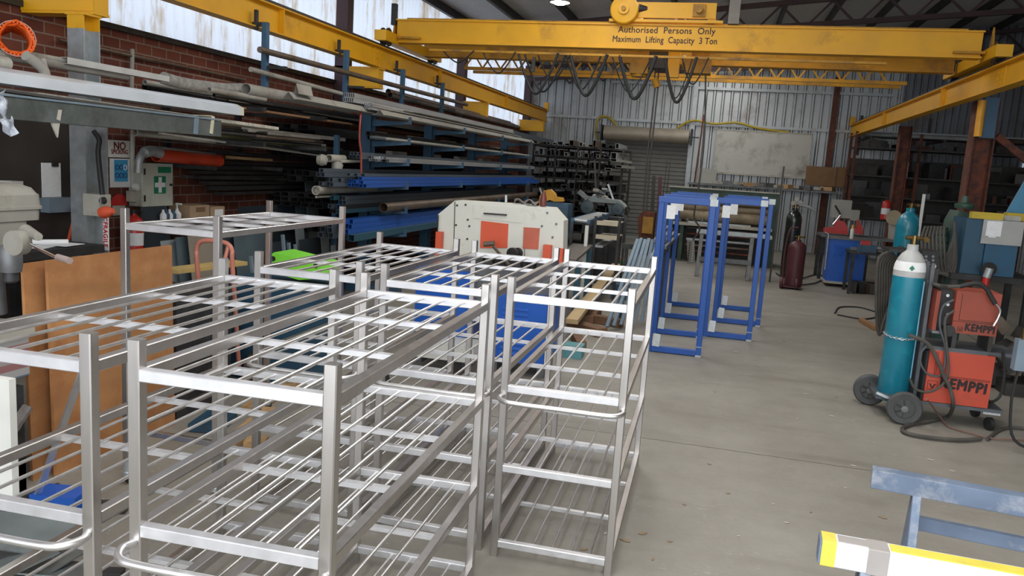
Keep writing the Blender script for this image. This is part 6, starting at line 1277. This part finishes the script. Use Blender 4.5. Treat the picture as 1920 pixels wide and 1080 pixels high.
a=PY(1779,620,fy2); MB().lathe([(.03,-.03),(.045,-.03),(.045,.05),(.03,.05)],(a.x,fy2+.02,a.z),(0,1,0),18).build('gas_socket',M_darkm,uw)
# torch and cables
g=thing('welding_torch','black welding torch with bright bent nozzle resting on the wire feeder','torch',PY(1855,560,fy2-.04))
Yt=fy2-.05
MB().tube(smoothpath([PY(1800,537,Yt),PY(1830,531,Yt),PY(1848,540,Yt),PY(1858,556,Yt),PY(1866,570,Yt)],6),.017,10).build('torch_handle',M_black,g)
MB().tube(smoothpath([PY(1866,568,Yt),PY(1875,582,Yt),PY(1871,597,Yt),PY(1863,611,Yt)],6),.009,10).build('nozzle',M_chrome,g)
MB().tube(smoothpath([PY(1800,537,Yt),PY(1775,537,Yt),PY(1755,534,Yt),PY(1735,527,8.0)],6),.014,8).build('torch_cable',M_hose,g)
Yc=fy-.03
for i,(pts,r) in enumerate((([(1788,562),(1768,575),(1762,610),(1772,650),(1770,690),(1760,705),(1738,700),(1726,680),(1728,660),(1742,645)],.008),([(1789,582),(1772,600),(1775,650),(1778,690),(1772,715),(1755,730),(1735,735),(1715,728),(1706,710)],.010),
  ([(1704,628),(1740,645),(1760,680),(1770,705),(1782,730),(1787,760),(1775,782),(1740,790),(1710,795),(1692,803),(1700,812),(1740,820),(1800,825),(1840,822)],.015))):
    P=[]
    for k,(x,y) in enumerate(pts):
        P.append(PY(x,y,Yc-.02*i) if not(i==2 and k>=6) else PZ(x,y,.02))
    hose(P,r,M_hose if i else M_cart,('thin grey cable looping from the wire feeder over the lower welder','darker cable looping down beside the black welder front','thick black cable from the cart down onto the floor')[i],'welding_cable')
hose([PZ(1738,748,.3),PZ(1760,778,.06),PZ(1780,800,.015),PZ(1820,812,.015),PZ(1860,822,.015),PZ(1925,826,.015)],.006,mat('copper_brown_cable',(.2,.11,.08),.6),'thin brown cable running over the floor to the right edge','floor_cable')
hose([PZ(1850,824,.015),PZ(1875,806,.015),PZ(1900,802,.015),PZ(1935,806,.015)],.012,M_hose,'black cable end curving to the right edge on the floor','floor_cable')
hose([PY(1881,660,fy),PY(1883,700,fy),PY(1878,735,fy),PY(1868,750,fy),PY(1850,756,fy+.05)],.011,M_black,'black mains cable hanging at the rear of the cart','mains_cable')
hose([PZ(1565,587,.012),PZ(1575,576,.012),PZ(1610,576,.012),PZ(1640,584,.012),PZ(1655,590,.012),PZ(1620,598,.012),PZ(1570,590,.012)],.010,M_black,'black cable loop lying on the floor left of the cable bundle','floor_cable')
# timber broom head
p=PZ(1615,600,.03);q=PZ(1643,616,.03); one(MB().bar(p,q,.07,.055,.004,up=(0,0,1)),'broom_head',mat('brown_broom_wood',(.26,.13,.05),.7,0,.25,8),'brown wooden broom head lying on the floor near the cable bundle','broom head')
# hanging socket at right edge
a=PY(1914,665,6.2); t=thing('hanging_socket','grey-blue socket box hanging on a cable at the right edge','socket',a); MB().bx(a.x-.04,a.x+.06,6.16,6.24,a.z-.11,a.z+.11).build('box',M_greyblue,t); MB().cyl((a.x,6.2,a.z+.11),(a.x,6.2,a.z+.19),.013,10).build('brass_gland',M_brass,t)
MB().tube(smoothpath([(a.x,6.2,a.z+.19),(a.x+.01,6.2,a.z+.8),(a.x+.1,6.3,3.0)],5),.008,6).build('drop_cable',M_black,t); MB().tube(smoothpath([(a.x,6.2,a.z-.11),(a.x-.01,6.2,a.z-.35),(a.x+.05,6.2,a.z-.62),(a.x+.3,6.2,a.z-.70)],5),.010,6).build('tail_cable',M_black,t)
# dark machine mass behind welders at the right edge
t=thing('dark_engine_block','dark oily machinery heap behind the welders at the right edge','machinery',(2.9,8.2,0)); 
for i in range(26):
    x=2.72+random.random()*.75; z=.12+random.random()*.62; MB().rbox((x,8.0+random.random()*.5,z),(random.uniform(.08,.24),.2,random.uniform(.06,.2)),random.random()*2,Matrix.Rotation(random.random(),3,'Y')).build('casting',random.choice((M_rail,M_darkm,M_rail,M_brownpipe)),t)
MB().bx(2.7,3.5,8.0,8.6,0,.12).build('skid',M_rail,t)
one(MB().lathe([(0,-.02),(.05,-.02),(.055,.02),(.02,.04)],PY(1896,510,8.3),(0,0,1),16),'red_cap',M_orange,'orange-red round cap above the dark machinery','cap') if False else None
# ================================================================ SAWHORSES (bottom right)
def horse(xa,ya,xb,yb,zt,label,m,hw=.06,hh=.07):
    pass
hz=.78
A=PZ(1634,893,hz-.035); Bq=PZ(1920,947,hz-.035); d=(Bq-A).normalized(); Bq=A+d*1.05
t=thing('sawhorse','grey-blue folding steel sawhorse at the right edge, the rear one of two','sawhorse',((A.x+Bq.x)/2,(A.y+Bq.y)/2,0))
M_horse=mat('scuffed_greyblue_steel',(.16,.21,.30),.45,.1,.25,4,dirt=(.42,.44,.48),dscale=5,damt=.35)
MB().bar(A,Bq,.06,.07,.002,up=(0,0,1)).build('top_rail',M_horse,t)
nrm=Vector((-d.y,d.x,0)); 
def legs(t,A,d,L,s0,m,mb):
    for s in(s0,L-s0):
        for sgn in(-1,1):
            top=A+d*s+Vector((0,0,-.03)); bot=top+nrm*sgn*.24+Vector((0,0,-(top.z))); bot.z=.0
            MB().bar(top,bot,.055,.03,.002,up=d).build('leg',m,t)
        p=A+d*s+nrm*-.12; MB().cyl(p+Vector((0,0,-.24))+nrm*(-.028),p+Vector((0,0,-.24))+nrm*(-.0),.010,12).build('bolt',M_zinc,t)
    MB().bar(A+d*s0+nrm*.05+Vector((0,0,-.16)),A+d*(L-s0)+nrm*.05+Vector((0,0,-.16)),.03,.05,.002,up=(0,0,1)).build('lower_rail',m,t)
legs(t,A,d,1.05,.155,M_horse,None)
A=PZ(1534,1026,hz-.03); B2=PZ(1920,1098,hz-.03); d=(B2-A).normalized(); nrm=Vector((-d.y,d.x,0))
t=thing('sawhorse','front sawhorse with top rail wrapped in white and yellow tape, bottom right corner','sawhorse',(A.x+.4*d.x,A.y+.4*d.y,0))
top=MB().bar(A,A+d*1.0,.065,.07,.002,up=(0,0,1)).build('top_rail',M_horse,t)
M_ytape=mat('yellow_tape',(.74,.62,.08),.5,0,.08,8,dirt=(.4,.34,.12),damt=.3); M_wtape=mat('white_tape',(.72,.73,.76),.45,0,.05,6,dirt=(.4,.42,.5),damt=.2); M_gtape=mat('grey_duct_tape',(.36,.33,.31),.45)
for s0,s1,m,e in((.006,.045,M_ytape,.0035),(.045,.13,M_wtape,.0025),(.13,.185,M_gtape,.0045),(.185,.99,M_wtape,.0025)):
    MB().bar(A+d*s0,A+d*s1,.065+2*e,.07+2*e,.003,up=(0,0,1)).build('tape_wrap',m,top)
MB().bar(A+d*.19+Vector((0,0,.0385)),A+d*.99+Vector((0,0,.0385)),.045,.004,up=(0,0,1)).build('yellow_tape_strip',M_ytape,top)
MB().bar(A+d*.05+Vector((0,0,.0380)),A+d*.13+Vector((0,0,.0380)),.045,.003,up=(0,0,1)).build('grey_tape_strip',M_gtape,top)
legs(t,A,d,1.0,.13,M_horse,None)
# ================================================================ LEAVES AND LITTER ON THE FLOOR
M_leaf=mat('dry_leaf',(.30,.21,.12),.8,0,.3,20); M_leaf2=mat('pale_shaving',(.50,.47,.38),.7,0,.1,20)
lv=[(1205,1000,.05,.5),(1172,1013,.06,-.3),(1256,1015,.03,.2),(1224,1048,.03,1.4),(1365,925,.03,.3),(1283,946,.025,-.1),(1135,1000,.03,1.2),(1095,1030,.04,.4),(1475,980,.03,.2),(1600,873,.04,-.3),(1655,970,.05,-.4),(1745,862,.05,-.3),(1785,883,.04,-.2),(1812,996,.04,.6),(1805,920,.03,.1),(1380,660,.06,.2),(1470,640,.04,.1),(1425,685,.04,-.3),(1510,738,.04,0),(1568,745,.03,.3),(1560,780,.05,-.1),(1495,785,.03,.8),(1330,870,.03,-.3),(1585,915,.02,.3),(1450,945,.02,0),(1520,960,.025,.9),(1385,1005,.02,.2),(1640,830,.02,.4),(1340,735,.025,.1)]
for i,(x,y,l,a) in enumerate(lv):
    c=PZ(x,y,.003); R=Matrix.Rotation(a,3,'Z'); w=l*.22
    pts=[c+R@Vector((l*.5*u,w*s,0)) for u,s in((-1,0),(-.5,-.7),(.1,-1),(.7,-.5),(1,0),(.6,.6),(0,.9),(-.6,.55))]
    tag(MB().prism(pts,(0,0,.002)).build('dry_leaf' if i%3 else 'pale_shaving',(M_leaf2,M_leaf,M_leaf2)[i%3] if i>5 else M_leaf,smooth=False),'small dry leaf lying on the open concrete floor' if i%3 else 'small pale shaving lying on the open concrete floor','leaf' if i%3 else 'shaving','leaves on the floor' if i%3 else 'shavings on the floor')
